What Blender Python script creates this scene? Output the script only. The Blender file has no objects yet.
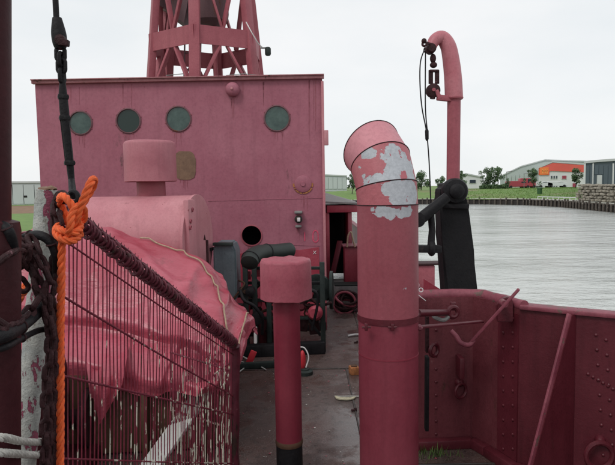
import bpy, bmesh, math, random
from mathutils import Vector, Matrix, noise
random.seed(7)
V = Vector
PI = math.pi
scn = bpy.context.scene
C = scn.collection

# ------------------------------------------------------------------ camera
F = 560.0; PITCH = math.radians(4.54); EYE = V((0, 0, 1.65))
cd = bpy.data.cameras.new('camera'); cam = bpy.data.objects.new('camera', cd); C.objects.link(cam)
ROLL = math.radians(-1.0)
cam.location = EYE; cam.rotation_euler = (Matrix.Rotation(PI/2 - PITCH, 3, 'X') @ Matrix.Rotation(ROLL, 3, 'Z')).to_euler()
cd.sensor_width = 36; cd.lens = 36*F/615; cd.clip_start = 0.05; cd.clip_end = 6000
scn.camera = cam
scn.view_settings.view_transform = 'Standard'; scn.view_settings.look = 'None'
scn.view_settings.exposure = 0.0; scn.view_settings.gamma = 1

# ------------------------------------------------------------------ world and sun (overcast)
SUN_EL, SUN_AZ = math.radians(50), math.radians(215)
w = bpy.data.worlds.new('World'); scn.world = w; w.use_nodes = True
nt = w.node_tree; nt.nodes.clear()
out = nt.nodes.new('ShaderNodeOutputWorld'); mixs = nt.nodes.new('ShaderNodeMixShader')
sky = nt.nodes.new('ShaderNodeTexSky'); sky.sky_type = 'NISHITA'; sky.sun_disc = False
sky.sun_elevation = SUN_EL; sky.sun_rotation = SUN_AZ
b1 = nt.nodes.new('ShaderNodeBackground'); b1.inputs[1].default_value = 0.1
b2 = nt.nodes.new('ShaderNodeBackground'); b2.inputs[1].default_value = 1.0
tc = nt.nodes.new('ShaderNodeTexCoord'); mp = nt.nodes.new('ShaderNodeMapping'); mp.inputs['Scale'].default_value = (1, 1, 3)
ns = nt.nodes.new('ShaderNodeTexNoise'); ns.inputs['Scale'].default_value = 2.2; ns.inputs['Detail'].default_value = 5
cr = nt.nodes.new('ShaderNodeValToRGB')
cr.color_ramp.elements[0].position = 0.3; cr.color_ramp.elements[0].color = (0.85, 0.89, 0.91, 1)
cr.color_ramp.elements[1].position = 0.7; cr.color_ramp.elements[1].color = (1.0, 1.0, 1.0, 1)
L = nt.links.new
L(tc.outputs['Generated'], mp.inputs[0]); L(mp.outputs[0], ns.inputs[0]); L(ns.outputs[0], cr.inputs[0])
L(cr.outputs[0], b2.inputs[0]); L(sky.outputs[0], b1.inputs[0])
mixs.inputs[0].default_value = 0.93
L(b1.outputs[0], mixs.inputs[1]); L(b2.outputs[0], mixs.inputs[2]); L(mixs.outputs[0], out.inputs[0])
sl = bpy.data.lights.new('sun', 'SUN'); sl.energy = 1.1; sl.angle = math.radians(16); sl.color = (1, 0.97, 0.92)
so = bpy.data.objects.new('sun', sl); C.objects.link(so)
sd = V((math.sin(SUN_AZ)*math.cos(SUN_EL), math.cos(SUN_AZ)*math.cos(SUN_EL), math.sin(SUN_EL)))
so.rotation_euler = sd.to_track_quat('Z', 'Y').to_euler()

# ------------------------------------------------------------------ geometry helpers
cs, sn = math.cos(PITCH), math.sin(PITCH)
def ray(px, py):
    ax_ = (px-307.5)/F; ay_ = -(py-232.5)/F
    cx = ax_*math.cos(ROLL)-ay_*math.sin(ROLL); cy = ax_*math.sin(ROLL)+ay_*math.cos(ROLL)
    return V((cx, cs + sn*cy, -sn + cs*cy))
def at(px, py, Y):
    d = ray(px, py); return EYE + d*(Y/d.y)
def atz(px, py, z=0.0):
    d = ray(px, py); return EYE + d*((z-EYE.z)/d.z)
def onp(px, py, p0, n):
    d = ray(px, py); return EYE + d*((p0-EYE).dot(n)/d.dot(n))

ORG = {}
def props(o, label=None, cat=None, group=None, kind=None):
    if label: o['label'] = label
    if cat: o['category'] = cat
    if group: o['group'] = group
    if kind: o['kind'] = kind
    return o
def thing(name, label, cat, loc, group=None):
    o = bpy.data.objects.new(name, None); C.objects.link(o); o.location = loc
    o.empty_display_size = 0.1
    ORG[o.name] = V(loc); return props(o, label, cat, group)
def smooth_auto(me, ang=40):
    bm = bmesh.new(); bm.from_mesh(me)
    for f in bm.faces: f.smooth = True
    for e in bm.edges:
        if len(e.link_faces) == 2 and e.calc_face_angle(0) > math.radians(ang): e.smooth = False
    bm.to_mesh(me); bm.free()
def obj(name, bm, mat, parent=None, label=None, smooth=True, kind=None, cat=None, group=None, norm=True, flat=False):
    """link a bmesh built in world coordinates; keep it in place under its thing"""
    if norm and not flat: bmesh.ops.recalc_face_normals(bm, faces=bm.faces)
    if flat:
        bm.normal_update(); bmesh.ops.reverse_faces(bm, faces=[f for f in bm.faces if f.normal.z < 0])
    org = V((0, 0, 0))
    if parent is not None: org = ORG[parent.name]
    elif cat:
        xs = [v.co for v in bm.verts]
        org = V((sum(v.x for v in xs)/len(xs), sum(v.y for v in xs)/len(xs), min(v.z for v in xs)))
    bmesh.ops.translate(bm, verts=bm.verts, vec=-org)
    me = bpy.data.meshes.new(name); bm.to_mesh(me); bm.free()
    if smooth: smooth_auto(me)
    if mat: me.materials.append(mat)
    o = bpy.data.objects.new(name, me); C.objects.link(o)
    if parent is not None: o.parent = parent
    else: o.location = org
    ORG[o.name] = org
    return props(o, label, cat, group, kind)
def inst(name, me, parent, mw):
    """another object on shared mesh data, placed by a world matrix"""
    o = bpy.data.objects.new(name, me); C.objects.link(o)
    if parent is not None:
        o.parent = parent; mw = Matrix.Translation(-ORG[parent.name]) @ mw
    o.matrix_local = mw
    ORG[o.name] = ORG[parent.name] if parent is not None else V((0, 0, 0))
    return o
def mesh_of(name, bm, mat, smooth=True):
    bmesh.ops.recalc_face_normals(bm, faces=bm.faces)
    me = bpy.data.meshes.new(name); bm.to_mesh(me); bm.free()
    if smooth: smooth_auto(me)
    me.materials.append(mat); return me

def NB(): return bmesh.new()
def box(bm, c, s, rot=None, bev=0.0):
    """centre, full size, rotation matrix (3x3)"""
    M = Matrix.Translation(V(c)) @ (rot.to_4x4() if rot else Matrix.Identity(4)) @ Matrix.Diagonal((s[0], s[1], s[2], 1))
    r = bmesh.ops.create_cube(bm, size=1, matrix=M)
    if bev > 0:
        es = list({e for v in r['verts'] for e in v.link_edges})
        bmesh.ops.bevel(bm, geom=es, offset=bev, segments=2, affect='EDGES', profile=0.5)
    return bm
def frame_of(d, up=V((0, 0, 1))):
    d = d.normalized()
    if abs(d.dot(up)) > 0.98: up = V((1, 0, 0))
    x = up.cross(d).normalized(); y = d.cross(x).normalized()
    return Matrix((x, y, d)).transposed()
def bar(bm, a, b, wx, wy, up=V((0, 0, 1)), bev=0.0):
    a, b = V(a), V(b); return box(bm, (a+b)/2, (wx, wy, (b-a).length), frame_of(b-a, up), bev)
def tube(bm, pts, r, n=12, caps=True, closed=False):
    pts = [V(p) for p in pts]; m = len(pts)
    rr = r if isinstance(r, (list, tuple)) else [r]*m
    rings = []; prev = None
    for i, p in enumerate(pts):
        if closed: t = (pts[(i+1) % m]-pts[i-1])
        else: t = pts[min(i+1, m-1)]-pts[max(i-1, 0)]
        t.normalize()
        if prev is None:
            u = V((0, 0, 1)) if abs(t.z) < 0.9 else V((1, 0, 0))
            x = u.cross(t).normalized()
        else:
            x = (prev - t*prev.dot(t)).normalized()
        y = t.cross(x); prev = x
        rings.append([bm.verts.new(p + (x*math.cos(2*PI*k/n) + y*math.sin(2*PI*k/n))*rr[i]) for k in range(n)])
    rng = range(m) if closed else range(m-1)
    for i in rng:
        A, B = rings[i], rings[(i+1) % m]
        for k in range(n):
            bm.faces.new((A[k], A[(k+1) % n], B[(k+1) % n], B[k]))
    if caps and not closed:
        bm.faces.new(rings[0]); bm.faces.new(rings[-1])
    return bm
def lathe(bm, c, prof, n=40, axis=V((0, 0, 1)), caps=True):
    """prof: (radius, height along axis)"""
    R = frame_of(axis) if abs(axis.z) < 0.999 else Matrix.Identity(3)
    if axis.z < -0.999: R = Matrix.Rotation(PI, 3, 'X')
    rings = []
    for (r, h) in prof:
        if r < 1e-6: rings.append([bm.verts.new(V(c) + R @ V((0, 0, h)))])
        else: rings.append([bm.verts.new(V(c) + R @ V((r*math.cos(2*PI*k/n), r*math.sin(2*PI*k/n), h))) for k in range(n)])
    for i in range(len(rings)-1):
        A, B = rings[i], rings[i+1]
        for k in range(n):
            k2 = (k+1) % n
            if len(A) == 1 and len(B) == 1: continue
            if len(A) == 1: bm.faces.new((A[0], B[k], B[k2]))
            elif len(B) == 1: bm.faces.new((A[k], A[k2], B[0]))
            else: bm.faces.new((A[k], A[k2], B[k2], B[k]))
    if caps and len(rings[0]) > 1: bm.faces.new(rings[0])
    if caps and len(rings[-1]) > 1: bm.faces.new(rings[-1])
    return bm
def torus(bm, c, R, r, axis=V((0, 0, 1)), n=24, m=8, a0=0, a1=2*PI):
    M = frame_of(axis); full = abs(a1-a0-2*PI) < 1e-4
    k = n if full else n+1
    pts = [V(c) + M @ V((R*math.cos(a0+(a1-a0)*i/n), R*math.sin(a0+(a1-a0)*i/n), 0)) for i in range(k)]
    return tube(bm, pts, r, m, closed=full)
def prism(bm, poly, vec):
    """planar polygon (world points) pushed along vec"""
    vec = V(vec); a = [bm.verts.new(V(p)) for p in poly]; b = [bm.verts.new(V(p)+vec) for p in poly]
    n = len(poly); bm.faces.new(a); bm.faces.new(list(reversed(b)))
    for i in range(n): bm.faces.new((a[i], a[(i+1) % n], b[(i+1) % n], b[i]))
    return bm
def spline(pts, n=8, closed=False):
    """Catmull-Rom through the points"""
    pts = [V(p) for p in pts]; res = []; m = len(pts)
    for i in range(m if closed else m-1):
        p1 = pts[i]; p2 = pts[(i+1) % m]
        p0 = pts[i-1] if (closed or i > 0) else p1*2-p2
        p3 = pts[(i+2) % m] if (closed or i+2 < m) else p2*2-p1
        for k in range(n):
            t = k/n
            res.append(0.5*((2*p1)+(p2-p0)*t+(2*p0-5*p1+4*p2-p3)*t*t+(3*p1-p0-3*p2+p3)*t**3))
    if not closed: res.append(pts[-1])
    return res
def resample(pts, step):
    res = [pts[0].copy()]; need = step
    for a, b in zip(pts, pts[1:]):
        seg = (b-a).length; pos = 0.0
        while seg-pos >= need:
            pos += need; res.append(a.lerp(b, pos/seg)); need = step
        need -= seg-pos
    return res

# ------------------------------------------------------------------ materials
def mat_new(name):
    m = bpy.data.materials.new(name); m.use_nodes = True
    return m, m.node_tree, m.node_tree.nodes['Principled BSDF']
def noise_node(nt, vec, scale, detail=5, rough=0.6, w=None):
    n = nt.nodes.new('ShaderNodeTexNoise'); n.noise_dimensions = '4D'
    n.inputs['Scale'].default_value = scale; n.inputs['Detail'].default_value = detail; n.inputs['Roughness'].default_value = rough
    nt.links.new(vec, n.inputs['Vector'])
    if w is not None: nt.links.new(w, n.inputs['W'])
    return n.outputs[0]
def ramp(nt, fac, p0, p1, c0=(0, 0, 0, 1), c1=(1, 1, 1, 1)):
    r = nt.nodes.new('ShaderNodeValToRGB'); e = r.color_ramp.elements
    e[0].position = p0; e[1].position = p1; e[0].color = c0; e[1].color = c1
    nt.links.new(fac, r.inputs[0]); return r.outputs[0]
def mixc(nt, fac, a, b):
    m = nt.nodes.new('ShaderNodeMix'); m.data_type = 'RGBA'
    for s, v in ((0, fac), (6, a), (7, b)):
        if isinstance(v, (int, float)): m.inputs[s].default_value = v
        elif isinstance(v, tuple): m.inputs[s].default_value = v if len(v) == 4 else (*v, 1)
        else: nt.links.new(v, m.inputs[s])
    return m.outputs[2]
def mathn(nt, op, a, b=0.0):
    m = nt.nodes.new('ShaderNodeMath'); m.operation = op
    for i, v in ((0, a), (1, b)):
        if isinstance(v, (int, float)): m.inputs[i].default_value = v
        else: nt.links.new(v, m.inputs[i])
    return m.outputs[0]
def paint(name, c1, c2, scale=3, rough=0.5, chip=None, chip_at=0.66, chip_scale=14, chip_stretch=(1, 1, 1), chip_soft=0.02,
          rust=None, rust_at=0.62, rust_scale=2.5, bump=0.25, fine=60, metallic=0.0, grime=0.35, fine_amt=0.5, spec=0.4, spots=None, chip_z=None):
    m, nt, p = mat_new(name)
    tc = nt.nodes.new('ShaderNodeTexCoord').outputs['Object']
    rnd = mathn(nt, 'MULTIPLY', nt.nodes.new('ShaderNodeObjectInfo').outputs['Random'], 20.0)
    a = noise_node(nt, tc, scale, 8, 0.65, rnd)
    col = mixc(nt, ramp(nt, a, 0.32, 0.68), c1, c2)
    f = noise_node(nt, tc, fine, 4, 0.7, rnd)
    dark = tuple(x*0.55 for x in c1)
    col = mixc(nt, mathn(nt, 'MULTIPLY', ramp(nt, f, 0.45, 0.8), fine_amt), col, dark)
    # vertical grime runs
    mpn = nt.nodes.new('ShaderNodeMapping'); mpn.inputs['Scale'].default_value = (9, 9, 0.7); nt.links.new(tc, mpn.inputs[0])
    g = noise_node(nt, mpn.outputs[0], 1.6, 6, 0.65, rnd)
    col = mixc(nt, mathn(nt, 'MULTIPLY', ramp(nt, g, 0.5, 0.75), grime), col, tuple(x*0.5 for x in c1))
    h = f
    if rust:
        mp2 = nt.nodes.new('ShaderNodeMapping'); mp2.inputs['Scale'].default_value = (2, 2, 0.6); nt.links.new(tc, mp2.inputs[0])
        r = noise_node(nt, mp2.outputs[0], rust_scale, 10, 0.7, rnd)
        rr = ramp(nt, r, rust_at, rust_at+0.08)
        rc = mixc(nt, ramp(nt, f, 0.35, 0.65), rust, tuple(x*0.4 for x in rust))
        col = mixc(nt, rr, col, rc)
    if chip:
        mp3 = nt.nodes.new('ShaderNodeMapping'); mp3.inputs['Scale'].default_value = chip_stretch; nt.links.new(tc, mp3.inputs[0])
        k = noise_node(nt, mp3.outputs[0], chip_scale, 7, 0.62, rnd)
        if chip_z:
            sep = nt.nodes.new('ShaderNodeSeparateXYZ'); nt.links.new(tc, sep.inputs[0])
            k = mathn(nt, 'ADD', k, mathn(nt, 'MULTIPLY', mathn(nt, 'SUBTRACT', chip_z[0], sep.outputs[2]), chip_z[1]))
        if spots:
            # flaked areas sit where the paint has come away: centre, radius in the part's own space
            tot = None
            for (sx, sy, sz, sr) in spots:
                vm = nt.nodes.new('ShaderNodeVectorMath'); vm.operation = 'DISTANCE'; nt.links.new(tc, vm.inputs[0]); vm.inputs[1].default_value = (sx, sy, sz)
                q_ = mathn(nt, 'MAXIMUM', mathn(nt, 'SUBTRACT', 1.0, mathn(nt, 'DIVIDE', vm.outputs['Value'], sr)), 0.0)
                tot = q_ if tot is None else mathn(nt, 'MAXIMUM', tot, q_)
            k = mathn(nt, 'ADD', k, mathn(nt, 'MULTIPLY', mathn(nt, 'MINIMUM', tot, 0.5), 0.5))
        kr = ramp(nt, k, chip_at, chip_at+chip_soft)
        cc = mixc(nt, ramp(nt, f, 0.3, 0.7), chip, tuple(x*0.72 for x in chip))
        col = mixc(nt, kr, col, cc)
        h = mathn(nt, 'SUBTRACT', f, mathn(nt, 'MULTIPLY', kr, 0.8))
    nt.links.new(col, p.inputs['Base Color'])
    nt.links.new(mathn(nt, 'ADD', mathn(nt, 'MULTIPLY', a, 0.35), rough-0.17), p.inputs['Roughness'])
    b = nt.nodes.new('ShaderNodeBump'); b.inputs['Strength'].default_value = bump; b.inputs['Distance'].default_value = 0.004
    nt.links.new(h, b.inputs['Height'])
    b2 = nt.nodes.new('ShaderNodeBump'); b2.inputs['Strength'].default_value = bump*0.8; b2.inputs['Distance'].default_value = 0.02
    nt.links.new(a, b2.inputs['Height']); nt.links.new(b.outputs[0], b2.inputs['Normal'])
    nt.links.new(b2.outputs[0], p.inputs['Normal'])
    p.inputs['Metallic'].default_value = metallic
    p.inputs['Specular IOR Level'].default_value = spec
    return m
def plain(name, c, rough=0.6, metallic=0.0, var=0.25, scale=8):
    m, nt, p = mat_new(name)
    tc = nt.nodes.new('ShaderNodeTexCoord').outputs['Object']
    rnd = mathn(nt, 'MULTIPLY', nt.nodes.new('ShaderNodeObjectInfo').outputs['Random'], 20.0)
    a = noise_node(nt, tc, scale, 6, 0.6, rnd)
    nt.links.new(mixc(nt, ramp(nt, a, 0.3, 0.7), tuple(x*(1-var) for x in c), tuple(min(1, x*(1+var)) for x in c)), p.inputs['Base Color'])
    p.inputs['Roughness'].default_value = rough; p.inputs['Metallic'].default_value = metallic
    b = nt.nodes.new('ShaderNodeBump'); b.inputs['Strength'].default_value = 0.3; b.inputs['Distance'].default_value = 0.005
    nt.links.new(a, b.inputs['Height']); nt.links.new(b.outputs[0], p.inputs['Normal'])
    return m
M = {}
RUST = (0.16, 0.05, 0.02)
M['house'] = paint('faded_red_house_paint', (0.30, 0.085, 0.125), (0.385, 0.14, 0.185), 1.6, 0.6, chip=(0.24, 0.05, 0.07), chip_at=0.70, chip_scale=22, rust=(0.24, 0.09, 0.11), rust_at=0.60, rust_scale=1.8, grime=0.3, fine_amt=0.45, fine=35, bump=0.35)
M['lower'] = paint('fresh_red_paint', (0.30, 0.03, 0.055), (0.40, 0.07, 0.1), 4, 0.45, chip=(0.5, 0.2, 0.22), chip_at=0.7, rust=RUST, rust_at=0.66)
M['pinkpale'] = paint('chalky_pink_paint', (0.44, 0.155, 0.185), (0.53, 0.24, 0.265), 2.5, 0.6, chip=(0.30, 0.08, 0.09), chip_at=0.67, chip_scale=18, grime=0.35, fine_amt=0.35, rust=(0.36, 0.13, 0.14), rust_at=0.62)
_vb = V((at(388, 300, 2.62).x, 2.62, 0))
def vsp(px, py, r, Y=2.49): q = at(px, py, Y)-_vb; return (q.x, q.y, q.z, r)
SIL = (0.47, 0.49, 0.53)
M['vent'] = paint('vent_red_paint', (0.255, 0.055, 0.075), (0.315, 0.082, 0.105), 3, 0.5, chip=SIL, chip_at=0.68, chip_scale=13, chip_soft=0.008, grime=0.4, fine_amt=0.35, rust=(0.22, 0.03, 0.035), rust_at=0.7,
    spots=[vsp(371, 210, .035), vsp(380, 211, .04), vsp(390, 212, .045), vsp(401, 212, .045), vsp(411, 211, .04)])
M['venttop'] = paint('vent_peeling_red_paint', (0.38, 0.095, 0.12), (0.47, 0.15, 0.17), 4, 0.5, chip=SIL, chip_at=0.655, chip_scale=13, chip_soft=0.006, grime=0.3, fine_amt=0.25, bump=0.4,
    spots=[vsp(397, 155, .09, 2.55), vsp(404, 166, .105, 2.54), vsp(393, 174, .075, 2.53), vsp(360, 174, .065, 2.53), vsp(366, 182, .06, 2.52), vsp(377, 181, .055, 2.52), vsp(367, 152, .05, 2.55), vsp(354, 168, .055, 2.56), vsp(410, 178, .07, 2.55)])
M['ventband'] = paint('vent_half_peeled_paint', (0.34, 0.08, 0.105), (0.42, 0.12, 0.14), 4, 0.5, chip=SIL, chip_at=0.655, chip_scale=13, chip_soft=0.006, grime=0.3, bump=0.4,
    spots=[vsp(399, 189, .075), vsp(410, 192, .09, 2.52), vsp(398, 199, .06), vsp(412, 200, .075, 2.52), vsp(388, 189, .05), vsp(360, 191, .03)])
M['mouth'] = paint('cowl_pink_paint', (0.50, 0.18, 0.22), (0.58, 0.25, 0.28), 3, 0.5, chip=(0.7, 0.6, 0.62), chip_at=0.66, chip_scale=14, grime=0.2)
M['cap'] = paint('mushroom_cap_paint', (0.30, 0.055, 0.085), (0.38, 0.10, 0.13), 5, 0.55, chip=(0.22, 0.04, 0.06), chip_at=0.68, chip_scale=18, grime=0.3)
M['farcap'] = paint('far_cap_paint', (0.36, 0.115, 0.145), (0.43, 0.165, 0.195), 5, 0.55, grime=0.3, fine_amt=.35)
M['shaftlow'] = paint('vent_lower_dark_red', (0.19, 0.028, 0.046), (0.24, 0.046, 0.068), 3, 0.42, grime=0.4, fine_amt=0.3, rust=(0.12, 0.015, 0.02), rust_at=0.68)  # darker tone of the vent red below the clamp
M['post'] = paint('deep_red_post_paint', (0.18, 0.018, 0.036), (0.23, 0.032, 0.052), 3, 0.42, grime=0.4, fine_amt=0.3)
M['bulwark'] = paint('bulwark_oxblood_paint', (0.075, 0.009, 0.016), (0.125, 0.020, 0.030), 1.8, 0.42, rust=(0.09, 0.035, 0.03), rust_at=0.66, grime=0.5, fine_amt=0.4, bump=0.35)
M['bulwark2'] = paint('bulwark_weathered_paint', (0.105, 0.018, 0.026), (0.17, 0.042, 0.052), 2.2, 0.5, chip=(0.26, 0.10, 0.11), chip_at=0.66, chip_scale=9, chip_stretch=(1, 1, .5), chip_soft=.05, rust=(0.085, 0.035, 0.025), rust_at=0.58, grime=0.6, bump=0.5)
M['rail'] = paint('bulwark_rail_paint', (0.17, 0.03, 0.05), (0.27, 0.075, 0.10), 9, 0.55, chip=(0.16, 0.09, 0.08), chip_at=0.58, chip_scale=12, grime=0.4)
M['tower'] = paint('tower_red_paint', (0.29, 0.062, 0.085), (0.38, 0.105, 0.13), 3, 0.55, chip=(0.5, 0.35, 0.36), chip_at=0.74, rust=RUST, rust_at=0.7)
M['towerdark'] = paint('tower_dark_steel', (0.10, 0.05, 0.06), (0.14, 0.07, 0.08), 3, 0.6, rust=RUST, rust_at=0.55)  # dark rusty steel for drum, box and ladder
M['grille'] = paint('grille_flaking_paint', (0.14, 0.014, 0.032), (0.23, 0.035, 0.06), 14, 0.5, chip=(0.66, 0.62, 0.52), chip_at=0.60, chip_scale=18, chip_z=(0.85, 0.13), chip_stretch=(1, 1, 0.35), chip_soft=0.01, rust=(0.08, 0.03, 0.025), rust_at=0.56, rust_scale=7)
M['coil'] = paint('grille_coil_rust', (0.08, 0.012, 0.022), (0.17, 0.03, 0.05), 20, 0.55, chip=(0.45, 0.30, 0.30), chip_at=0.68, chip_scale=40, rust=(0.06, 0.03, 0.025), rust_at=0.54, rust_scale=8)
M['peelpost'] = paint('peeling_white_over_pink', (0.34, 0.37, 0.36), (0.54, 0.54, 0.50), 14, 0.7, chip=(0.30, 0.07, 0.12), chip_at=0.58, chip_scale=16, chip_stretch=(1, 1, 0.45), chip_soft=0.01, rust=(0.22, 0.16, 0.10), rust_at=0.60, rust_scale=9, bump=0.9, fine=160)
M['column'] = paint('dark_mast_paint', (0.035, 0.007, 0.010), (0.06, 0.014, 0.018), 4, 0.5, spec=0.18, rust=RUST, rust_at=0.68)
M['black'] = paint('tarry_black_steel', (0.008, 0.008, 0.010), (0.020, 0.018, 0.02), 8, 0.55, spec=0.18, rust=(0.09, 0.05, 0.035), rust_at=0.66, bump=0.6)
M['blackmat'] = paint('worn_black_timber', (0.009, 0.009, 0.011), (0.018, 0.017, 0.018), 6, 0.7, spec=0.18, chip=(0.06, 0.05, 0.05), chip_at=0.7, chip_scale=20, bump=0.7)
M['rustdark'] = paint('dark_rusty_chain', (0.022, 0.010, 0.011), (0.07, 0.028, 0.032), 30, 0.6, spec=0.18, chip=(0.25, 0.12, 0.14), chip_at=0.66, chip_scale=40, bump=0.6)
M['rubber'] = plain('dull_green_rubber', (0.012, 0.018, 0.016), 0.6)
M['bluegrey'] = paint('blue_grey_casing_paint', (0.10, 0.14, 0.16), (0.17, 0.22, 0.235), 5, 0.5, chip=(0.05, 0.04, 0.04), chip_at=0.68, grime=0.5)
M['greengrey'] = paint('grey_green_machine_paint', (0.018, 0.026, 0.025), (0.04, 0.05, 0.047), 7, 0.55, spec=0.18, rust=RUST, rust_at=0.62, grime=0.5)
M['orange'] = plain('orange_rope_fibre', (0.80, 0.13, 0.03), 0.75, var=0.25, scale=60)
M['whiterope'] = plain('weathered_white_rope_fibre', (0.42, 0.41, 0.38), 0.85, var=0.35, scale=60)
M['cord'] = plain('tan_cord_fibre', (0.36, 0.26, 0.18), 0.8, scale=50)
M['brown'] = paint('brown_rusted_bed', (0.07, 0.035, 0.022), (0.12, 0.06, 0.035), 5, 0.7, chip=(0.3, 0.24, 0.18), chip_at=0.72, chip_scale=40, grime=0.5)
M['plank'] = paint('dirty_white_board', (0.50, 0.50, 0.48), (0.34, 0.34, 0.33), 6, 0.6, chip=(0.12, 0.08, 0.06), chip_at=0.68)
M['brass'] = paint('bare_rusty_patch', (0.15, 0.085, 0.055), (0.24, 0.14, 0.09), 12, 0.65, chip=(0.34, 0.10, 0.12), chip_at=0.66)
M['rustorange'] = plain('orange_rust', (0.36, 0.14, 0.05), 0.8, var=0.5, scale=40)
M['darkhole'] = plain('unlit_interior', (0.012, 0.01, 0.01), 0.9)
M['steelgrey'] = paint('weathered_grey_steel', (0.18, 0.18, 0.18), (0.28, 0.27, 0.26), 8, 0.6, rust=RUST, rust_at=0.62)
M['stain'] = paint('red_wash_stain', (0.25, 0.06, 0.085), (0.33, 0.105, 0.14), 20, 0.6)
M['coam'] = paint('roof_edge_paint', (0.30, 0.10, 0.12), (0.42, 0.20, 0.21), 8, 0.6, chip=(0.10, 0.05, 0.04), chip_at=0.60, chip_scale=14)
M['gooseneck'] = paint('gooseneck_paint', (0.42, 0.11, 0.14), (0.50, 0.19, 0.22), 7, 0.45, chip=(0.14, 0.05, 0.05), chip_at=0.66, chip_scale=16)
M['deckbead'] = plain('dark_deck_weld', (0.035, 0.025, 0.022), 0.4)
M['rimdark'] = paint('porthole_rim_steel', (0.12, 0.05, 0.06), (0.20, 0.085, 0.10), 20, 0.5, rust=RUST, rust_at=.55)
M['whitemark'] = plain('white_marking_paint', (0.7, 0.68, 0.68), 0.6)
M['redmark'] = plain('faint_red_marking_paint', (0.62, 0.07, 0.14), 0.6, var=0.4, scale=30)
M['redfresh'] = plain('bright_red_paint', (0.55, 0.03, 0.045), 0.45)
M['cream'] = plain('frayed_cream_fibre', (0.45, 0.42, 0.30), 0.9, var=0.4, scale=60)

m, nt, p = mat_new('porthole_glass'); M['glass'] = m
tc_ = nt.nodes.new('ShaderNodeTexCoord').outputs['Object']
a_ = noise_node(nt, tc_, 9, 6, 0.7)
nt.links.new(mixc(nt, ramp(nt, a_, 0.35, 0.7), (0.015, 0.040, 0.034), (0.06, 0.105, 0.09)), p.inputs['Base Color'])
p.inputs['Roughness'].default_value = 0.18; p.inputs['Specular IOR Level'].default_value = 0.6
m, nt, p = mat_new('dark_porthole_glass'); M['glassdark'] = m
p.inputs['Base Color'].default_value = (0.008, 0.022, 0.018, 1); p.inputs['Roughness'].default_value = 0.25

# tarpaulin: faded red plasticised cloth, fine creases
m, nt, p = mat_new('faded_red_tarpaulin'); M['tarp'] = m
tc_ = nt.nodes.new('ShaderNodeTexCoord').outputs['Object']
a_ = noise_node(nt, tc_, 2.2, 7, 0.6); f_ = noise_node(nt, tc_, 55, 5, 0.7)
mp_ = nt.nodes.new('ShaderNodeMapping'); mp_.inputs['Scale'].default_value = (1.2, 3, 5); mp_.inputs['Rotation'].default_value = (0.3, 0.5, 0.2); nt.links.new(tc_, mp_.inputs[0])
c_ = noise_node(nt, mp_.outputs[0], 3.2, 4, 0.55)
col = mixc(nt, ramp(nt, a_, 0.35, 0.66), (0.33, 0.036, 0.062), (0.46, 0.105, 0.145))
col = mixc(nt, mathn(nt, 'MULTIPLY', ramp(nt, f_, 0.5, 0.75), 0.35), col, (0.33, 0.05, 0.07))
k_ = noise_node(nt, tc_, 7, 9, 0.7)
col = mixc(nt, mathn(nt, 'MULTIPLY', ramp(nt, k_, 0.54, 0.68), 0.7), col, (0.22, 0.055, 0.065))
nt.links.new(col, p.inputs['Base Color']); p.inputs['Roughness'].default_value = 0.36
b_ = nt.nodes.new('ShaderNodeBump'); b_.inputs['Strength'].default_value = 0.4; b_.inputs['Distance'].default_value = 0.04
nt.links.new(c_, b_.inputs['Height'])
bb = nt.nodes.new('ShaderNodeBump'); bb.inputs['Strength'].default_value = 0.25; bb.inputs['Distance'].default_value = 0.003
nt.links.new(f_, bb.inputs['Height']); nt.links.new(b_.outputs[0], bb.inputs['Normal']); nt.links.new(bb.outputs[0], p.inputs['Normal'])

# wet deck
m, nt, p = mat_new('wet_anti_slip_deck'); M['deck'] = m
tc_ = nt.nodes.new('ShaderNodeTexCoord').outputs['Object']
a_ = noise_node(nt, tc_, 1.1, 6, 0.6); f_ = noise_node(nt, tc_, 90, 5, 0.75); g_ = noise_node(nt, tc_, 14, 8, 0.75)
col = mixc(nt, ramp(nt, a_, 0.35, 0.65), (0.075, 0.036, 0.030), (0.115, 0.085, 0.08))
col = mixc(nt, mathn(nt, 'MULTIPLY', ramp(nt, g_, 0.5, 0.62), 0.55), col, (0.014, 0.012, 0.012))
col = mixc(nt, mathn(nt, 'MULTIPLY', ramp(nt, f_, 0.52, 0.68), 0.6), col, (0.26, 0.24, 0.23))  # pale grain speckle, also puts wet highlights into the colour
nt.links.new(col, p.inputs['Base Color'])
pud = ramp(nt, noise_node(nt, tc_, 2.3, 7, 0.6), 0.46, 0.56)
nt.links.new(mixc(nt, pud, (0.30, 0.30, 0.30), (0.045, 0.045, 0.045)), p.inputs['Roughness'])
p.inputs['Specular IOR Level'].default_value = 0.6
b_ = nt.nodes.new('ShaderNodeBump'); b_.inputs['Distance'].default_value = 0.009
nt.links.new(mathn(nt, 'SUBTRACT', 0.8, mathn(nt, 'MULTIPLY', pud, 0.66)), b_.inputs['Strength'])
nt.links.new(mathn(nt, 'ADD', f_, g_), b_.inputs['Height']); nt.links.new(b_.outputs[0], p.inputs['Normal'])

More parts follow.
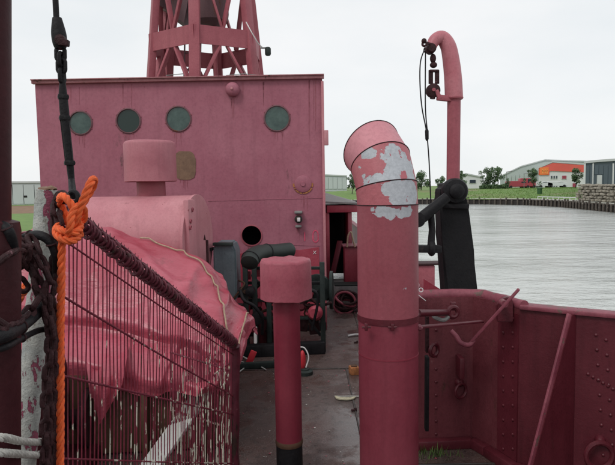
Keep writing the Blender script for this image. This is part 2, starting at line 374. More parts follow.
# water
m, nt, p = mat_new('grey_canal_water'); M['water'] = m
tc_ = nt.nodes.new('ShaderNodeTexCoord').outputs['Object']
mp_ = nt.nodes.new('ShaderNodeMapping'); mp_.inputs['Scale'].default_value = (0.55, 1.0, 1); mp_.inputs['Rotation'].default_value = (0, 0, 0.25); nt.links.new(tc_, mp_.inputs[0])
n1 = noise_node(nt, mp_.outputs[0], 0.9, 6, 0.62); n2 = noise_node(nt, mp_.outputs[0], 0.06, 4, 0.6)
nt.links.new(mixc(nt, ramp(nt, n2, 0.35, 0.65), (0.42, 0.44, 0.42), (0.54, 0.56, 0.54)), p.inputs['Base Color'])
p.inputs['Roughness'].default_value = 0.12; p.inputs['IOR'].default_value = 1.333
b_ = nt.nodes.new('ShaderNodeBump'); b_.inputs['Strength'].default_value = 0.9; b_.inputs['Distance'].default_value = 0.28
n3 = noise_node(nt, mp_.outputs[0], 0.16, 3, 0.5)
n1 = mathn(nt, 'ADD', mathn(nt, 'MULTIPLY', n1, ramp(nt, n3, 0.3, 0.7, (.45, .45, .45, 1), (1.3, 1.3, 1.3, 1))), mathn(nt, 'MULTIPLY', n3, 1.2))
nt.links.new(n1, b_.inputs['Height']); nt.links.new(b_.outputs[0], p.inputs['Normal'])

# quay ground: grass with a dirt patch and paved strips
m, nt, p = mat_new('quay_ground_grass'); M['ground'] = m
tc_ = nt.nodes.new('ShaderNodeTexCoord').outputs['Object']
a_ = noise_node(nt, tc_, 0.05, 6, 0.6); g_ = noise_node(nt, tc_, 1.2, 8, 0.7)
col = mixc(nt, ramp(nt, g_, 0.3, 0.7), (0.085, 0.16, 0.035), (0.16, 0.26, 0.06))
col = mixc(nt, ramp(nt, a_, 0.52, 0.60), col, (0.20, 0.19, 0.10))
nt.links.new(col, p.inputs['Base Color']); p.inputs['Roughness'].default_value = 0.9
M['paving'] = plain('pale_quay_edge_concrete', (0.36, 0.36, 0.31), 0.85, scale=2)
M['dirt'] = plain('brown_bare_earth', (0.20, 0.12, 0.07), 0.95, scale=1)
M['pile'] = paint('weathered_timber_piling', (0.045, 0.035, 0.03), (0.10, 0.085, 0.07), 3, 0.8, chip=(0.22, 0.20, 0.17), chip_at=0.6, chip_scale=5, fine=14)
M['pilewall'] = plain('dark_sheet_timber', (0.03, 0.024, 0.022), 0.85, scale=2)
M['stone'] = plain('rubble_stone', (0.26, 0.235, 0.19), 0.9, var=0.4, scale=3)
M['hallpale'] = plain('pale_green_grey_cladding', (0.42, 0.47, 0.45), 0.7, var=0.05, scale=0.3)
M['hallwhite'] = plain('white_wall_render', (0.62, 0.63, 0.63), 0.7, var=0.06, scale=0.4)
M['roofgrey'] = plain('light_grey_roof_sheet', (0.50, 0.52, 0.52), 0.6, var=0.08, scale=0.3)
M['hallred'] = plain('red_cladding', (0.66, 0.11, 0.085), 0.6, var=0.08, scale=0.3)
M['hallorange'] = plain('orange_sign_panel', (0.80, 0.20, 0.05), 0.6, var=0.06, scale=0.3)
M['signyellow'] = plain('yellow_sign_print', (0.80, 0.36, 0.09), 0.6, var=0.06)
M['halldark'] = plain('dark_slate_cladding', (0.075, 0.10, 0.12), 0.6, var=0.08, scale=0.3)
M['shed'] = plain('grey_shed_cladding', (0.46, 0.50, 0.50), 0.7, var=0.05, scale=0.3)
M['window'] = plain('dark_window_glass', (0.03, 0.045, 0.06), 0.15, var=0.1)
M['windowred'] = plain('red_window_shade', (0.30, 0.04, 0.07), 0.5)
M['vanred'] = plain('red_van_paint', (0.36, 0.06, 0.08), 0.35, var=0.08)
M['vanwhite'] = plain('white_van_paint', (0.65, 0.66, 0.68), 0.35, var=0.05)
M['tyre'] = plain('tyre_rubber', (0.02, 0.02, 0.02), 0.9)
M['bark'] = plain('tree_bark', (0.06, 0.05, 0.04), 0.9)
m, nt, p = mat_new('tree_leaf_green'); M['leaf'] = m
oi = nt.nodes.new('ShaderNodeTexCoord').outputs['Object']
a_ = noise_node(nt, oi, 1.6, 3, 0.6)
nt.links.new(mixc(nt, ramp(nt, a_, 0.35, 0.65), (0.04, 0.085, 0.035), (0.10, 0.16, 0.06)), p.inputs['Base Color'])
p.inputs['Roughness'].default_value = 0.7
M['bin'] = plain('green_bin_plastic', (0.03, 0.09, 0.03), 0.5)
M['grassblade'] = plain('grass_blade_green', (0.13, 0.22, 0.05), 0.85)
M['moss'] = plain('green_weed_leaf', (0.08, 0.14, 0.03), 0.8)

# ------------------------------------------------------------------ setting: water, quays
WZ = -1.5; GZ = -0.62; GZ2 = 0.75
bm = NB(); bm.faces.new([bm.verts.new(q) for q in ((-2500, -400, WZ), (2500, -400, WZ), (2500, 5000, WZ), (-2500, 5000, WZ))])
props(obj('water', bm, M['water'], smooth=False, flat=True), kind='structure')
edge = [V((-6.4, -400, 0)), V((-6.4, 98, 0)), V((8, 98, 0)), V((20, 97, 0)), V((28, 92, 0)), V((33.2, 85, 0)), V((34.2, 75, 0)), V((33.3, 66, 0)), V((32.2, 56, 0)), V((31.5, 40, 0)), V((31, -400, 0))]
def edge_normal(i):
    a = edge[max(i-1, 0)]; b = edge[min(i+1, len(edge)-1)]; t = (b-a).normalized(); return V((-t.y, t.x, 0))
def dist_edge(x, y):
    p = V((x, y, 0)); best = 1e9
    for a, b in zip(edge[1:], edge[2:]):
        d = b-a; t = max(0, min(1, (p-a).dot(d)/d.length_squared)); best = min(best, (a+d*t-p).length)
    return best
def gh(x, y):
    if x < -6.4: return GZ
    d = dist_edge(x, y); return GZ+(GZ2-GZ)*max(0, min(1, (d-4)/20))
bm = NB()
rings_ = []
for d_, z_ in ((0, GZ), (4, GZ), (24, GZ2), (60, GZ2)):
    row = []
    for i in range(len(edge)):
        n = edge_normal(i); q = edge[i]+n*d_
        z = z_ if i >= 2 else GZ
        row.append(bm.verts.new(V((q.x, q.y, z))))
    rings_.append(row)
for A_, B_ in zip(rings_, rings_[1:]):
    for i in range(len(edge)-1): bm.faces.new((A_[i], A_[i+1], B_[i+1], B_[i]))
far = [V((-2500, -400, GZ)), V((-2500, 5000, GZ)), V((-600, 5000, GZ)), V((100, 5000, GZ2)), V((1500, 5000, GZ2)), V((2500, 4000, GZ2)), V((2500, 2500, GZ2)), V((2500, 1500, GZ2)), V((2500, 900, GZ2)), V((2500, 300, GZ2)), V((2500, -400, GZ2))]
fr = [bm.verts.new(q) for q in far]; B_ = rings_[-1]
for i in range(len(edge)-1): bm.faces.new((B_[i], B_[i+1], fr[i+1], fr[i]))
bmesh.ops.triangulate(bm, faces=bm.faces[:])
props(obj('quay_ground', bm, M['ground'], smooth=False, flat=True), kind='structure')
bm = NB()
for i in range(1, 9):
    a, b = edge[i], edge[i+1]; na, nb = edge_normal(i)*3.4, edge_normal(i+1)*3.4
    bm.faces.new([bm.verts.new(q + V((0, 0, GZ+0.012))) for q in (a, b, b+nb, a+na)])
props(obj('quay_path', bm, M['paving'], smooth=False, flat=True), kind='structure')
bm = NB(); bm.faces.new([bm.verts.new(V(q)) for q in ((-90, 62, GZ+0.006), (-14, 62, GZ+0.006), (-14, 104, GZ+0.006), (-90, 104, GZ+0.006))])
props(obj('earth_patch', bm, M['dirt'], smooth=False, flat=True), kind='structure')

# timber quay wall: backing, capping and single piles
qw = thing('quay_wall', 'long dark timber pile quay wall across the canal', 'quay wall', (28, 92, WZ))
bm = NB()
for a, b in zip(edge, edge[1:]):
    n = V(((b-a).y, -(b-a).x, 0)).normalized()
    prism(bm, [V((a.x, a.y, WZ-1)), V((b.x, b.y, WZ-1)), V((b.x, b.y, GZ-0.02)), V((a.x, a.y, GZ-0.02))], -n*-0.15)
obj('backing', bm, M['pilewall'], qw, smooth=False)
bm = NB(); lathe(bm, (0, 0, 0), [(0.14, 0), (0.14, 1.55), (0.11, 1.6)], 8); pile_me = mesh_of('pile', bm, M['pile'])
bm = NB()
line = resample([V(q) for q in edge[2:10]], 1.0)
for i, q in enumerate(line):
    if q.y < 42: continue
    k = (q-line[max(i-1, 0)]); n = V((k.y, -k.x, 0)).normalized() if k.length > 0.01 else V((0, -1, 0))
    h = random.uniform(0.85, 1.08)
    inst('pile', pile_me, qw, Matrix.Translation(V((q.x+n.x*0.3, q.y+n.y*0.3, WZ-0.5))) @ Matrix.Diagonal((1, 1, h, 1)))
for a, b in zip(line[::3], line[3::3]): bar(bm, V((a.x, a.y, GZ-0.06)), V((b.x, b.y, GZ-0.06)), 0.5, 0.1)
obj('capping_beam', bm, M['pile'], qw)

# stone revetment on the right bank, each big stone its own piece
def px_x(px, Y): return (px-307.5)/F*Y
A = V((35.2, 72.5, GZ)); B = V((33.3, 50, GZ)); dAB = (B-A).normalized(); nAB = V((dAB.y, -dAB.x, 0))
if nAB.x > 0: nAB = -nAB
rv = thing('rubble_wall', 'pale rubble stone wall on the right bank under the dark hall', 'wall', (A+B)/2)
bm = NB(); prism(bm, [A-nAB*.5, B-nAB*.5, B-nAB*.5+V((0, 0, 2.05)), A-nAB*.5+V((0, 0, 2.05))], -nAB*2); obj('core', bm, M['stone'], rv, smooth=False)
stones = []
for k in range(3):
    bm = NB(); bmesh.ops.create_icosphere(bm, subdivisions=2, radius=0.5)
    for v in bm.verts: v.co *= 1+0.35*noise.noise(v.co*2.2+V((k*7, 0, 0)))
    for v in bm.verts: v.co = V([math.copysign(abs(c)**0.5*0.5, c) for c in v.co])
    stones.append(mesh_of('stone', bm, M['stone'], False))
def stone_row(q0, d, ln):
    for r_ in range(6):
        s_ = random.uniform(0, 0.5)
        while s_ < ln:
            wd = random.uniform(0.5, 1.5); q = q0+d*s_+V((random.uniform(-.1, .1), random.uniform(-.1, .1), 0.2+r_*0.36+random.uniform(-.05, .05)))
            inst('stone', random.choice(stones), rv, Matrix.Translation(q) @ Matrix.Rotation(math.atan2(d.y, d.x)+random.uniform(-.2, .2), 4, 'Z') @ Matrix.Diagonal((wd*0.98, 0.7, random.uniform(.36, .5), 1)))
            s_ += wd
stone_row(A-nAB*.3, dAB, 22); stone_row(A+V((0, .3, 0)), V((1, .15, 0)).normalized(), 3.0)
# ------------------------------------------------------------------ far buildings
def gable_hall(name, label, pts_px, Y, depth, mwall, mroof, extra=None):
    """pts_px: front outline, bottom-left going clockwise, in pixels at distance Y"""
    P = [at(x, y, Y) for x, y in pts_px]
    for i, (x, y) in enumerate(pts_px):
        if y >= 188: P[i].z = gh(P[i].x, Y)-.1
    t = thing(name, label, 'building', (sum(q.x for q in P)/len(P), Y, P[0].z))
    dv_ = V((P[0].x, Y, 0)).normalized()*depth; ov = dv_.normalized()*.3
    bm = NB(); prism(bm, P, dv_); obj('wall', bm, mwall, t, smooth=False)
    bm = NB()
    for a, b in zip(P, P[1:]):
        if abs(a.x-b.x) > 0.8 and min(a.z, b.z) > GZ+0.5:
            prism(bm, [a-ov+V((0, 0, 0.01)), b-ov+V((0, 0, 0.01)), b-ov+V((0, 0, 0.35)), a-ov+V((0, 0, 0.35))], dv_+ov*2)
    obj('roof', bm, mroof, t, smooth=False)
    return t
def panel(t, name, x0, y0, x1, y1, Y, mat, th=0.12, label=None):
    a, b = at(x0, y1, Y), at(x1, y0, Y)
    bm = NB(); box(bm, ((a.x+b.x)/2, Y-th/2, (a.z+b.z)/2), (b.x-a.x, th, b.z-a.z)); return obj(name, bm, mat, t, label, smooth=False)
def window(t, x0, y0, x1, y1, Y, mat=None):
    o = panel(t, 'window', x0, y0, x1, y1, Y, M['hallwhite'], 0.16)
    a, b = at(x0, y1, Y), at(x1, y0, Y)
    bm = NB(); cx = (a.x+b.x)/2; cz = (a.z+b.z)/2
    box(bm, (cx, Y-0.17, cz), ((b.x-a.x)*0.86, 0.03, (b.z-a.z)*0.86)); obj('pane', bm, mat or M['window'], o, smooth=False)

hp = gable_hall('warehouse', 'large pale grey green hall with long low pitched roof behind the trees', [(500, 190), (500, 177), (521, 167), (545, 160.5), (575, 161.5), (612, 163), (612, 190)], 170, 60, M['hallpale'], M['roofgrey'])
for k in range(9):
    q = 503+k*4.2
    panel(hp, 'wall_panel', q, 177.5-k*0.9, q+3.9, 188, 169.95, M['hallpale'], 0.10+0.04*(k % 2))
hr = gable_hall('warehouse', 'white walled warehouse with bright red gable band and orange sign', [(538.5, 190), (538.5, 168.5), (552.5, 162.5), (592, 165.5), (592, 190)], 140, 40, M['hallwhite'], M['roofgrey'])
Yr = 140
bm = NB(); P = [at(x, y, Yr-0.02) for x, y in ((538.6, 175), (538.6, 168.8), (552.5, 162.9), (591.9, 165.9), (591.9, 172.5), (551, 171), (549, 171.5), (549, 175))]
prism(bm, P, V((0, -0.2, 0))); obj('red_band', bm, M['hallred'], hr, smooth=False)
panel(hr, 'orange_sign', 539.6, 167.2, 548.6, 174.8, Yr-0.23, M['hallorange'], 0.1)
bm = NB()
for (x0, y0, x1, y1) in ((541.5, 170.6, 547, 171.4), (541.5, 169, 542.6, 173.5), (544, 169, 545, 173.2), (546, 170, 547, 174)):
    a, b = at(x0, y1, Yr), at(x1, y0, Yr); box(bm, ((a.x+b.x)/2, Yr-0.36, (a.z+b.z)/2), (b.x-a.x, 0.04, b.z-a.z))
obj('sign_print', bm, M['signyellow'], hr, smooth=False)
for (x0, x1) in ((550.6, 552.2), (553.1, 554.7), (555.6, 557.2)):
    window(hr, x0, 175.6, x1, 178.8, Yr); window(hr, x0, 183, x1, 187, Yr)
for (x0, x1) in ((561.5, 566.5),):
    window(hr, x0, 175.4, x1, 179.2, Yr, M['windowred']); window(hr, x0, 183, x1, 187, Yr)
window(hr, 572, 183, 576, 187.5, Yr, M['windowred'])
Yd = 84
hd = gable_hall('warehouse', 'dark slate clad hall with pale roof edge above the rubble wall', [(584, 190), (584, 163.5), (600, 162), (660, 158), (660, 190)], Yd, 30, M['halldark'], M['roofgrey'])
for (x0, x1) in ((583.4, 584.8), (591.6, 592.8), (611.6, 613.0), (632, 633.4)):
    panel(hd, 'pilaster', x0, 163.5, x1, 187, Yd-0.02, M['hallwhite'], 0.3)
panel(hd, 'door', 596.5, 175, 601.5, 187, Yd-0.03, M['roofgrey'], 0.15)
for k in range(7):
    panel(hd, 'cladding_panel', 584.9+k*4.6, 165.5, 589.2+k*4.6, 174.5 if 2 <= k <= 3 else 186.5, Yd-0.01, M['halldark'], 0.06)
hw = gable_hall('white_house', 'small white building with one dark window right of the black davit', [(458, 189), (458, 177), (466, 174.5), (482, 177.5), (482, 189)], 150, 12, M['hallwhite'], M['roofgrey'])
window(hw, 469, 179.5, 476, 183.5, 150); window(hw, 462, 180, 465, 183.5, 150)
hg = gable_hall('grey_hall', 'pale grey hall seen between deckhouse and big vent', [(322, 190), (322, 175.5), (347, 176.5), (347, 190)], 150, 25, M['shed'], M['roofgrey'])
for k in range(5): panel(hg, 'wall_panel', 324+k*4.6, 177.5, 328+k*4.6, 189, 149.97, M['shed'], 0.12)
Ys = 104
hs = gable_hall('grey_shed', 'long low grey shed on the left quay beyond the earth patch', [(-120, 205), (-120, 184), (37.5, 183), (60, 183), (60, 205)], Ys, 14, M['shed'], M['roofgrey'])
for k in range(7): panel(hs, 'wall_panel', -20+k*11, 184.5, -9.6+k*11, 204, Ys-0.02, M['shed'], 0.06)
panel(hs, 'vent_grille', 24, 195.5, 27, 197.5, Ys-0.1, M['darkhole'], 0.05)

# ------------------------------------------------------------------ trees, hedge, vans, bin, rail on the bank
def tree(px, ptop, pbot, wpx, Y, label, seed, group='young trees along the far bank'):
    rnd = random.Random(seed); base = at(px, 190, Y); base.z = gh(base.x, Y)
    top = at(px, ptop, Y).z; H = top-base.z; R = wpx/2*Y/F
    t = thing('bank_tree', label, 'tree', base, group)
    bm = NB(); pts = [base, base+V((0.05*H, 0, H*0.3)), base+V((0.02*H, 0.02*H, H*0.6)), base+V((0, 0, H*0.9))]
    tube(bm, pts, [0.025*H, 0.02*H, 0.014*H, 0.005*H], 6)
    for k in range(5):
        a = rnd.uniform(0, 6.28); z0 = rnd.uniform(0.28, 0.6)*H
        tube(bm, [base+V((0, 0, z0)), base+V((math.cos(a)*R*0.7, math.sin(a)*R*0.7, z0+H*0.2))], [0.01*H, 0.004*H], 5)
    obj('trunk', bm, M['bark'], t)
    bm = NB(); zc = (at(px, pbot, Y).z+top)/2; hz = (top-at(px, pbot, Y).z)/2
    cl = [(V((rnd.gauss(0, .42)*R, rnd.gauss(0, .42)*R, rnd.uniform(-0.85, 0.85)*hz)), rnd.uniform(0.38, 0.6)) for _ in range(20)]
    cl = [(V((c.x, c.y, c.z)), s) for c, s in cl]
    for c, s in cl:
        fac = (1.0 if c.z < 0 else 1-abs(c.z/hz)**2*0.6)*1.25
        for _ in range(60):
            d = V((rnd.gauss(0, 1), rnd.gauss(0, 1), rnd.gauss(0, 1))).normalized()*rnd.random()**0.4*s*R
            q = V((base.x, base.y, zc))+V((c.x*fac, c.y*fac, c.z))+d
            u = V((rnd.gauss(0, 1), rnd.gauss(0, 1), rnd.gauss(0, 1))).normalized()*R*0.13
            v = u.orthogonal().normalized()*R*0.11
            bm.faces.new([bm.verts.new(q+x) for x in (u, v, -u, -v)])
    obj('crown', bm, M['leaf'], t, smooth=False, norm=False)
tree(487, 168, 186, 10, 122, 'left tree of the close pair between davit and pale hall', 1)
tree(497, 167, 187, 12, 120, 'right and fuller tree of the close pair left of the pale hall', 2)
tree(533, 168, 186, 9, 121, 'narrow tree in front of the pale hall just left of the orange sign', 3)
tree(575.5, 168, 183, 10, 105, 'round tree before the red warehouse beside the rubble wall', 4)
tree(421, 171, 188, 12, 121, 'tree standing between the big vent and the davit', 5)
tree(461, 171, 184, 8, 135, 'small tree just right of the pink davit pole', 6)
tree(352, 174, 189, 8, 115, 'slim tree between the pale grey hall and the big vent', 7)
tree(508, 178, 187, 4, 118, 'tiny sapling right of the close pair of trees', 8)
tree(442, 175, 188, 8, 130, 'small tree peeping just left of the black davit hinge', 9)
bm = NB(); rnd = random.Random(3)
for i in range(2600):
    x = rnd.uniform(px_x(480, 118), px_x(508, 118)); q = V((x, 118+rnd.uniform(-.5, .5), gh(x, 118)+rnd.uniform(0, 0.9+0.3*noise.noise(V((x, 0, 0))))))
    u = V((rnd.gauss(0, 1), rnd.gauss(0, 1), rnd.gauss(0, 1))).normalized()*0.14; v = u.orthogonal().normalized()*0.12
    bm.faces.new([bm.verts.new(q+a) for a in (u, v, -u, -v)])
obj('hedge', bm, M['leaf'], smooth=False, cat='hedge', label='low dark hedge at the foot of the pair of trees', norm=False)
# rough grass tufts on the bank: uncountable
bm = NB()
for i in range(9000):
    Y = rnd.uniform(84, 130); x = rnd.uniform(px_x(440, Y), px_x(575, Y))
    if dist_edge(x, Y) < 4.2: continue
    h = rnd.uniform(0.05, 0.14); a = rnd.uniform(0, 3.14); d = V((math.cos(a), math.sin(a), 0))*0.10; q = V((x, Y, gh(x, Y)))
    bm.faces.new([bm.verts.new(z) for z in (q-d, q+d, q+V((rnd.uniform(-.1, .1), 0, h)))])
obj('grass', bm, M['grassblade'], smooth=False, kind='stuff', label='rough green grass on the far bank', cat='grass', norm=False)

def van(px, Y, mat, label, length=4.6, h=2.0):
    b = at(px, 190, Y); b.z = gh(b.x, Y); t = thing('parked_van', label, 'van', b, 'vans parked before the warehouses')
    bm = NB(); L2 = length/2
    prof = [(-L2, .35), (L2-.1, .35), (L2, .6), (L2-.1, 1.05), (L2-.9, 1.2), (L2-1.5, h-.1), (L2-1.9, h), (-L2+.1, h), (-L2, h-.2)]
    prism(bm, [b+V((x, -.9, z)) for x, z in prof], V((0, 1.8, 0))); bmesh.ops.bevel(bm, geom=bm.edges[:], offset=0.05, segments=1, affect='EDGES'); obj('body', bm, mat, t)
    bm = NB(); prism(bm, [b+V((x, -.93, z)) for x, z in ((L2-1.05, 1.2), (L2-1.6, h-.2), (L2-2.3, h-.2), (L2-2.3, 1.2))], V((0, 1.86, 0))); obj('window', bm, M['window'], t, smooth=False)
    for x in (-L2+.8, L2-.8):
        bm = NB(); lathe(bm, b+V((x, -.95, .33)), [(0.33, 0), (0.33, 1.9)], 12, V((0, 1, 0))); obj('wheel', bm, M['tyre'], t)
van(518, 131, M['vanred'], 'dark red van leftmost before the pale hall', 5.5, 1.7)
van(527.5, 132, M['vanred'], 'dark red high van second from left before the pale hall', 4.0, 2.3)
van(536, 131, M['vanred'], 'dark red van behind the narrow tree trunk', 3.2, 1.6)
van(543.5, 130, M['vanwhite'], 'white van by the corner of the red and white warehouse', 3.6, 1.5)
van(556, 130, M['vanwhite'], 'long white van under the windows of the red and white warehouse', 4.6, 1.4)
for px_, top_, lb in ((506.5, 172, 'thin grey street lamp right of the close pair of trees'), (524, 174, 'thin grey street lamp between the two dark red vans')):
    b = at(px_, 190, 124); b.z = gh(b.x, 124); zt_l = at(px_, top_, 124).z; t = thing('street_lamp', lb, 'street lamp', b, 'street lamps on the far bank')
    bm = NB(); tube(bm, [b, V((b.x, b.y, zt_l))], [.09, .05], 8); obj('pole', bm, M['steelgrey'], t)
    bm = NB(); bar(bm, V((b.x-.1, b.y, zt_l)), V((b.x+1.1, b.y, zt_l+.15)), .22, .12); obj('lantern', bm, M['steelgrey'], t)
b = at(539.5, 196, 96); b.z = gh(b.x, 96); t = thing('litter_bin', 'dark green litter bin standing on the grass bank', 'bin', b)
bm = NB(); lathe(bm, b, [(0.38, 0), (0.42, 0.9), (0.5, 0.92), (0.5, 1.0)], 14); obj('body', bm, M['bin'], t)
bm = NB(); lathe(bm, b+V((0, 0, 1.02)), [(0.52, 0), (0.46, 0.12), (0.2, 0.2), (0, 0.2)], 14); obj('lid', bm, M['bin'], t)
b = V((35.5, 82, GZ)); t = thing('edge_rail', 'low white guard rail on the quay edge before the red warehouse', 'rail', b)
e0, e1 = V((px_x(544, 101), 102.5, GZ)), V((px_x(571, 89), 89, GZ))
e0, e1 = V((35.2, 85.5, GZ)), V((36.0, 75, GZ))
for k in range(8):
    q = e0.lerp(e1, k/7); bm = NB(); bar(bm, q, q+V((0, 0, .33)), .08, .08); obj('post', bm, M['hallwhite'], t)
bm = NB(); bar(bm, e0+V((0, 0, .36)), e1+V((0, 0, .36)), .1, .12); obj('beam', bm, M['hallwhite'], t)

# ------------------------------------------------------------------ ship: deck, hull and bulwark
BT = 0.985
inner = [tuple(atz(x_, y_, BT+.012))[:2] for x_, y_ in ((403, 292), (473, 290), (493, 294), (520, 301), (575, 306), (617, 309.5))]+[ (1.95, 2.5), (2.0, 1.5), (1.85, 0.2), (1.4, -1.2), (0.6, -2.5), (-0.5, -3.3), (-1.1, -3.45),
         (-1.8, -3.2), (-2.8, -2.2), (-3.6, -0.6), (-3.95, 1.5), (-4.1, 4.0), (-4.15, 7.0), (-4.15, 12.0)]
aft = [inner[0], (0.82, 4.3), (0.92, 5.2), (0.98, 7.0), (1.0, 9.0), (1.0, 13.0)]
bm = NB()
poly = [V((x, y, 0)) for x, y in inner] + [V((-4.15, 13, 0)), V((1.0, 13, 0))] + [V((x, y, 0)) for x, y in reversed(aft[1:-1])]
f = bm.faces.new([bm.verts.new(q) for q in poly]); bmesh.ops.triangulate(bm, faces=[f])
props(obj('deck', bm, M['deck'], smooth=False, flat=True), kind='structure')
def offs(path, d):
    res = []
    for i, q in enumerate(path):
        a = V((*path[max(i-1, 0)], 0)); b = V((*path[min(i+1, len(path)-1)], 0)); t = (b-a).normalized()
        n = V((-t.y, t.x, 0)); res.append(V((q[0], q[1], 0))+n*d)
    return res
bw = thing('bulwark', 'oxblood red riveted steel bulwark round the foredeck beside the water', 'bulwark', (1.3, 3.4, 0))
def plates(path, z0, z1, th, side, nm, mat, step=0):
    """one steel plate between each pair of plan points"""
    o = offs(path, th*side)
    for i in range(len(path)-1):
        a, b = V((*path[i], 0)), V((*path[i+1], 0)); bm = NB()
        za = z1(path[i]) if callable(z1) else z1; zb = z1(path[i+1]) if callable(z1) else z1
        A_, B_ = [a, b, o[i+1], o[i]], [za, zb, zb, za]
        lo = [bm.verts.new(V((q.x, q.y, z0))) for q in A_]; hi = [bm.verts.new(V((q.x, q.y, z))) for q, z in zip(A_, B_)]
        bm.faces.new(lo); bm.faces.new(hi)
        for k in range(4): bm.faces.new((lo[k], lo[(k+1) % 4], hi[(k+1) % 4], hi[k]))
        obj(nm, bm, M['bulwark2'] if (nm == 'plate' and path is inner and i < 3) else mat, bw, smooth=False)
zb = lambda q: BT-.03+0.10*max(0, (-q[0]-1.0)/3)
plates(inner, 0.0, zb, 0.02, 1, 'plate', M['bulwark'])
hp_in = [(x, y) for x, y in inner]
plates([(q.x, q.y) for q in offs(inner, 0.024)], WZ-0.5, 0.0, 0.02, 1, 'hull_plate', M['bulwark'])
plates(list(reversed(aft)), 0.0, 0.86, 0.02, 1, 'plate', M['bulwark'])
plates([(q.x, q.y) for q in offs(list(reversed(aft)), 0.024)], WZ-0.5, 0.0, 0.02, 1, 'hull_plate', M['bulwark'])
# capping rail
pts = [V((q.x, q.y, zb(q)+0.01)) for q in offs(inner[:4], 0.03)]
pts = spline(pts, 6); bm = NB(); tube(bm, pts, 0.034, 14)
for v in bm.verts: v.co += V((0, 0, 0.006*noise.noise(v.co*9)))
obj('top_rail', bm, M['rail'], bw)
pts = [V((q.x, q.y, zb(q)+0.008)) for q in offs(inner[3:], 0.03)]
bm = NB()
for a, b in zip(pts, pts[1:]): bar(bm, a-V((0, 0, 0)), b+(b-a).normalized()*0.012, 0.10, 0.024, bev=0.006)
obj('top_rail', bm, M['rail'], bw)
bm = NB(); q0 = [V((q.x, q.y, 0.875)) for q in offs(aft, -0.0)]
for a, b in zip(q0, q0[1:]): bar(bm, a, b, 0.09, 0.02)
obj('top_rail', bm, M['rail'], bw)
# waterway kerb at the foot
bm = NB()
for a, b in zip(offs(inner, -0.035)[:8], offs(inner, -0.035)[1:9]): bar(bm, V((a.x, a.y, 0.03)), V((b.x, b.y, 0.03)), 0.06, 0.06, bev=0.008)
obj('waterway_bar', bm, M['bulwark'], bw)
# lap strap + rivets on the segment joints
bm = NB(); bmesh.ops.create_uvsphere(bm, u_segments=8, v_segments=5, radius=0.0095)
for v in bm.verts: v.co.z = max(v.co.z, 0)*0.75
bmesh.ops.remove_doubles(bm, verts=bm.verts, dist=0.0004)
rivet_me = mesh_of('rivet', bm, M['bulwark'])
def wall_pt(px, py, i=None):
    best = None
    for k in range(6):
        a, b = V((*inner[k], 0)), V((*inner[k+1], 0)); n = V((-(b-a).y, (b-a).x, 0)).normalized()
        q = onp(px, py, a, n); t = (V((q.x, q.y, 0))-a).dot(b-a)/(b-a).length_squared
        if -0.001 <= t <= 1.001 and q.y > 0.5 and (best is None or q.y < best[0].y): best = (q, -n)
    return best
def rivet(px, py, d=0.0):
    r_ = wall_pt(px, py)
    if not r_: return
    q, n = r_; q = q+n*(d+.001)
    if q.z < 0.06 or q.z > .93: return
    inst('rivet', rivet_me, bw, Matrix.Translation(q) @ n.to_track_quat('Z', 'Y').to_matrix().to_4x4())
s0, nn = wall_pt(499, 330); s1, _ = wall_pt(519, 330)
bm = NB(); prism(bm, [V((s0.x, s0.y, 0.06)), V((s1.x, s1.y, 0.06)), V((s1.x, s1.y, 0.92)), V((s0.x, s0.y, 0.92))], nn*0.008)
obj('lap_strap', bm, M['bulwark'], bw)
for k in range(12):
    rivet(504.5, 318+k*14.5, .008); rivet(514, 318+k*14.5, .008)
for k in range(9):
    rivet(596+k*0.9, 335+k*15); rivet(606+k*0.9, 340+k*15)
for k in range(7): rivet(588+k*5, 374+k*3.0)
for k in range(9): rivet(436, 330+k*13)
# knee stays
def knee(top, foot, wallfoot):
    bm = NB(); d = (foot-wallfoot).normalized(); side = V((-d.y, d.x, 0))*0.012
    prism(bm, [top, top-d*0.0+V((0, 0, -0.001)), wallfoot+V((0, 0, 0.02)), foot+V((0, 0, 0.02)), foot+V((0, 0, .06)), top+d*0.03], side)
    k = obj('knee_plate', bm, M['bulwark'], bw, smooth=False)
    bm = NB(); bar(bm, foot+V((0, 0, .03)), top+d*0.03, 0.055, 0.014, up=side, bev=0.003); obj('flange', bm, M['rail'], k)
wt = wall_pt(574, 320, 3)[0]
knee(V((wt.x, wt.y, BT-0.03)), V((wt.x-0.34, wt.y-0.20, 0)), V((wt.x, wt.y, 0)))
for (x, y, dx, dy) in ((-3.9, 2.2, .3, 0), (-4.05, 4.6, .3, 0), (1.9, 1.6, -.3, 0), (1.8, 0.3, -.3, 0)):
    knee(V((x, y, BT-0.03)), V((x+dx, y+dy, 0)), V((x, y, 0)))
# eye pad and hook on the near plate, ring further right
def ringbolt(px, py, i, R, name='ring'):
    q, n = wall_pt(px, py, i); bm = NB(); lathe(bm, q, [(0.028, 0), (0.028, 0.012), (0.014, 0.03), (0.0, 0.032)], 16, n)
    k = obj('eye_pad', bm, M['bulwark'], bw)
    bm = NB(); torus(bm, q+n*0.035+V((0, 0, -R)), R, R*0.2, (n+V((0.5, 0, 0))).normalized(), 20, 8); obj(name, bm, M['bulwark'], k)
ringbolt(459, 382, 0, 0.045); ringbolt(600, 440, 3, 0.07)
q, n = wall_pt(458, 364, 0); bm = NB(); box(bm, q+n*0.012, (0.17, 0.03, 0.13), frame_of(V((0, 0, 1))), 0.005); obj('doubler_plate', bm, M['bulwark'], bw)

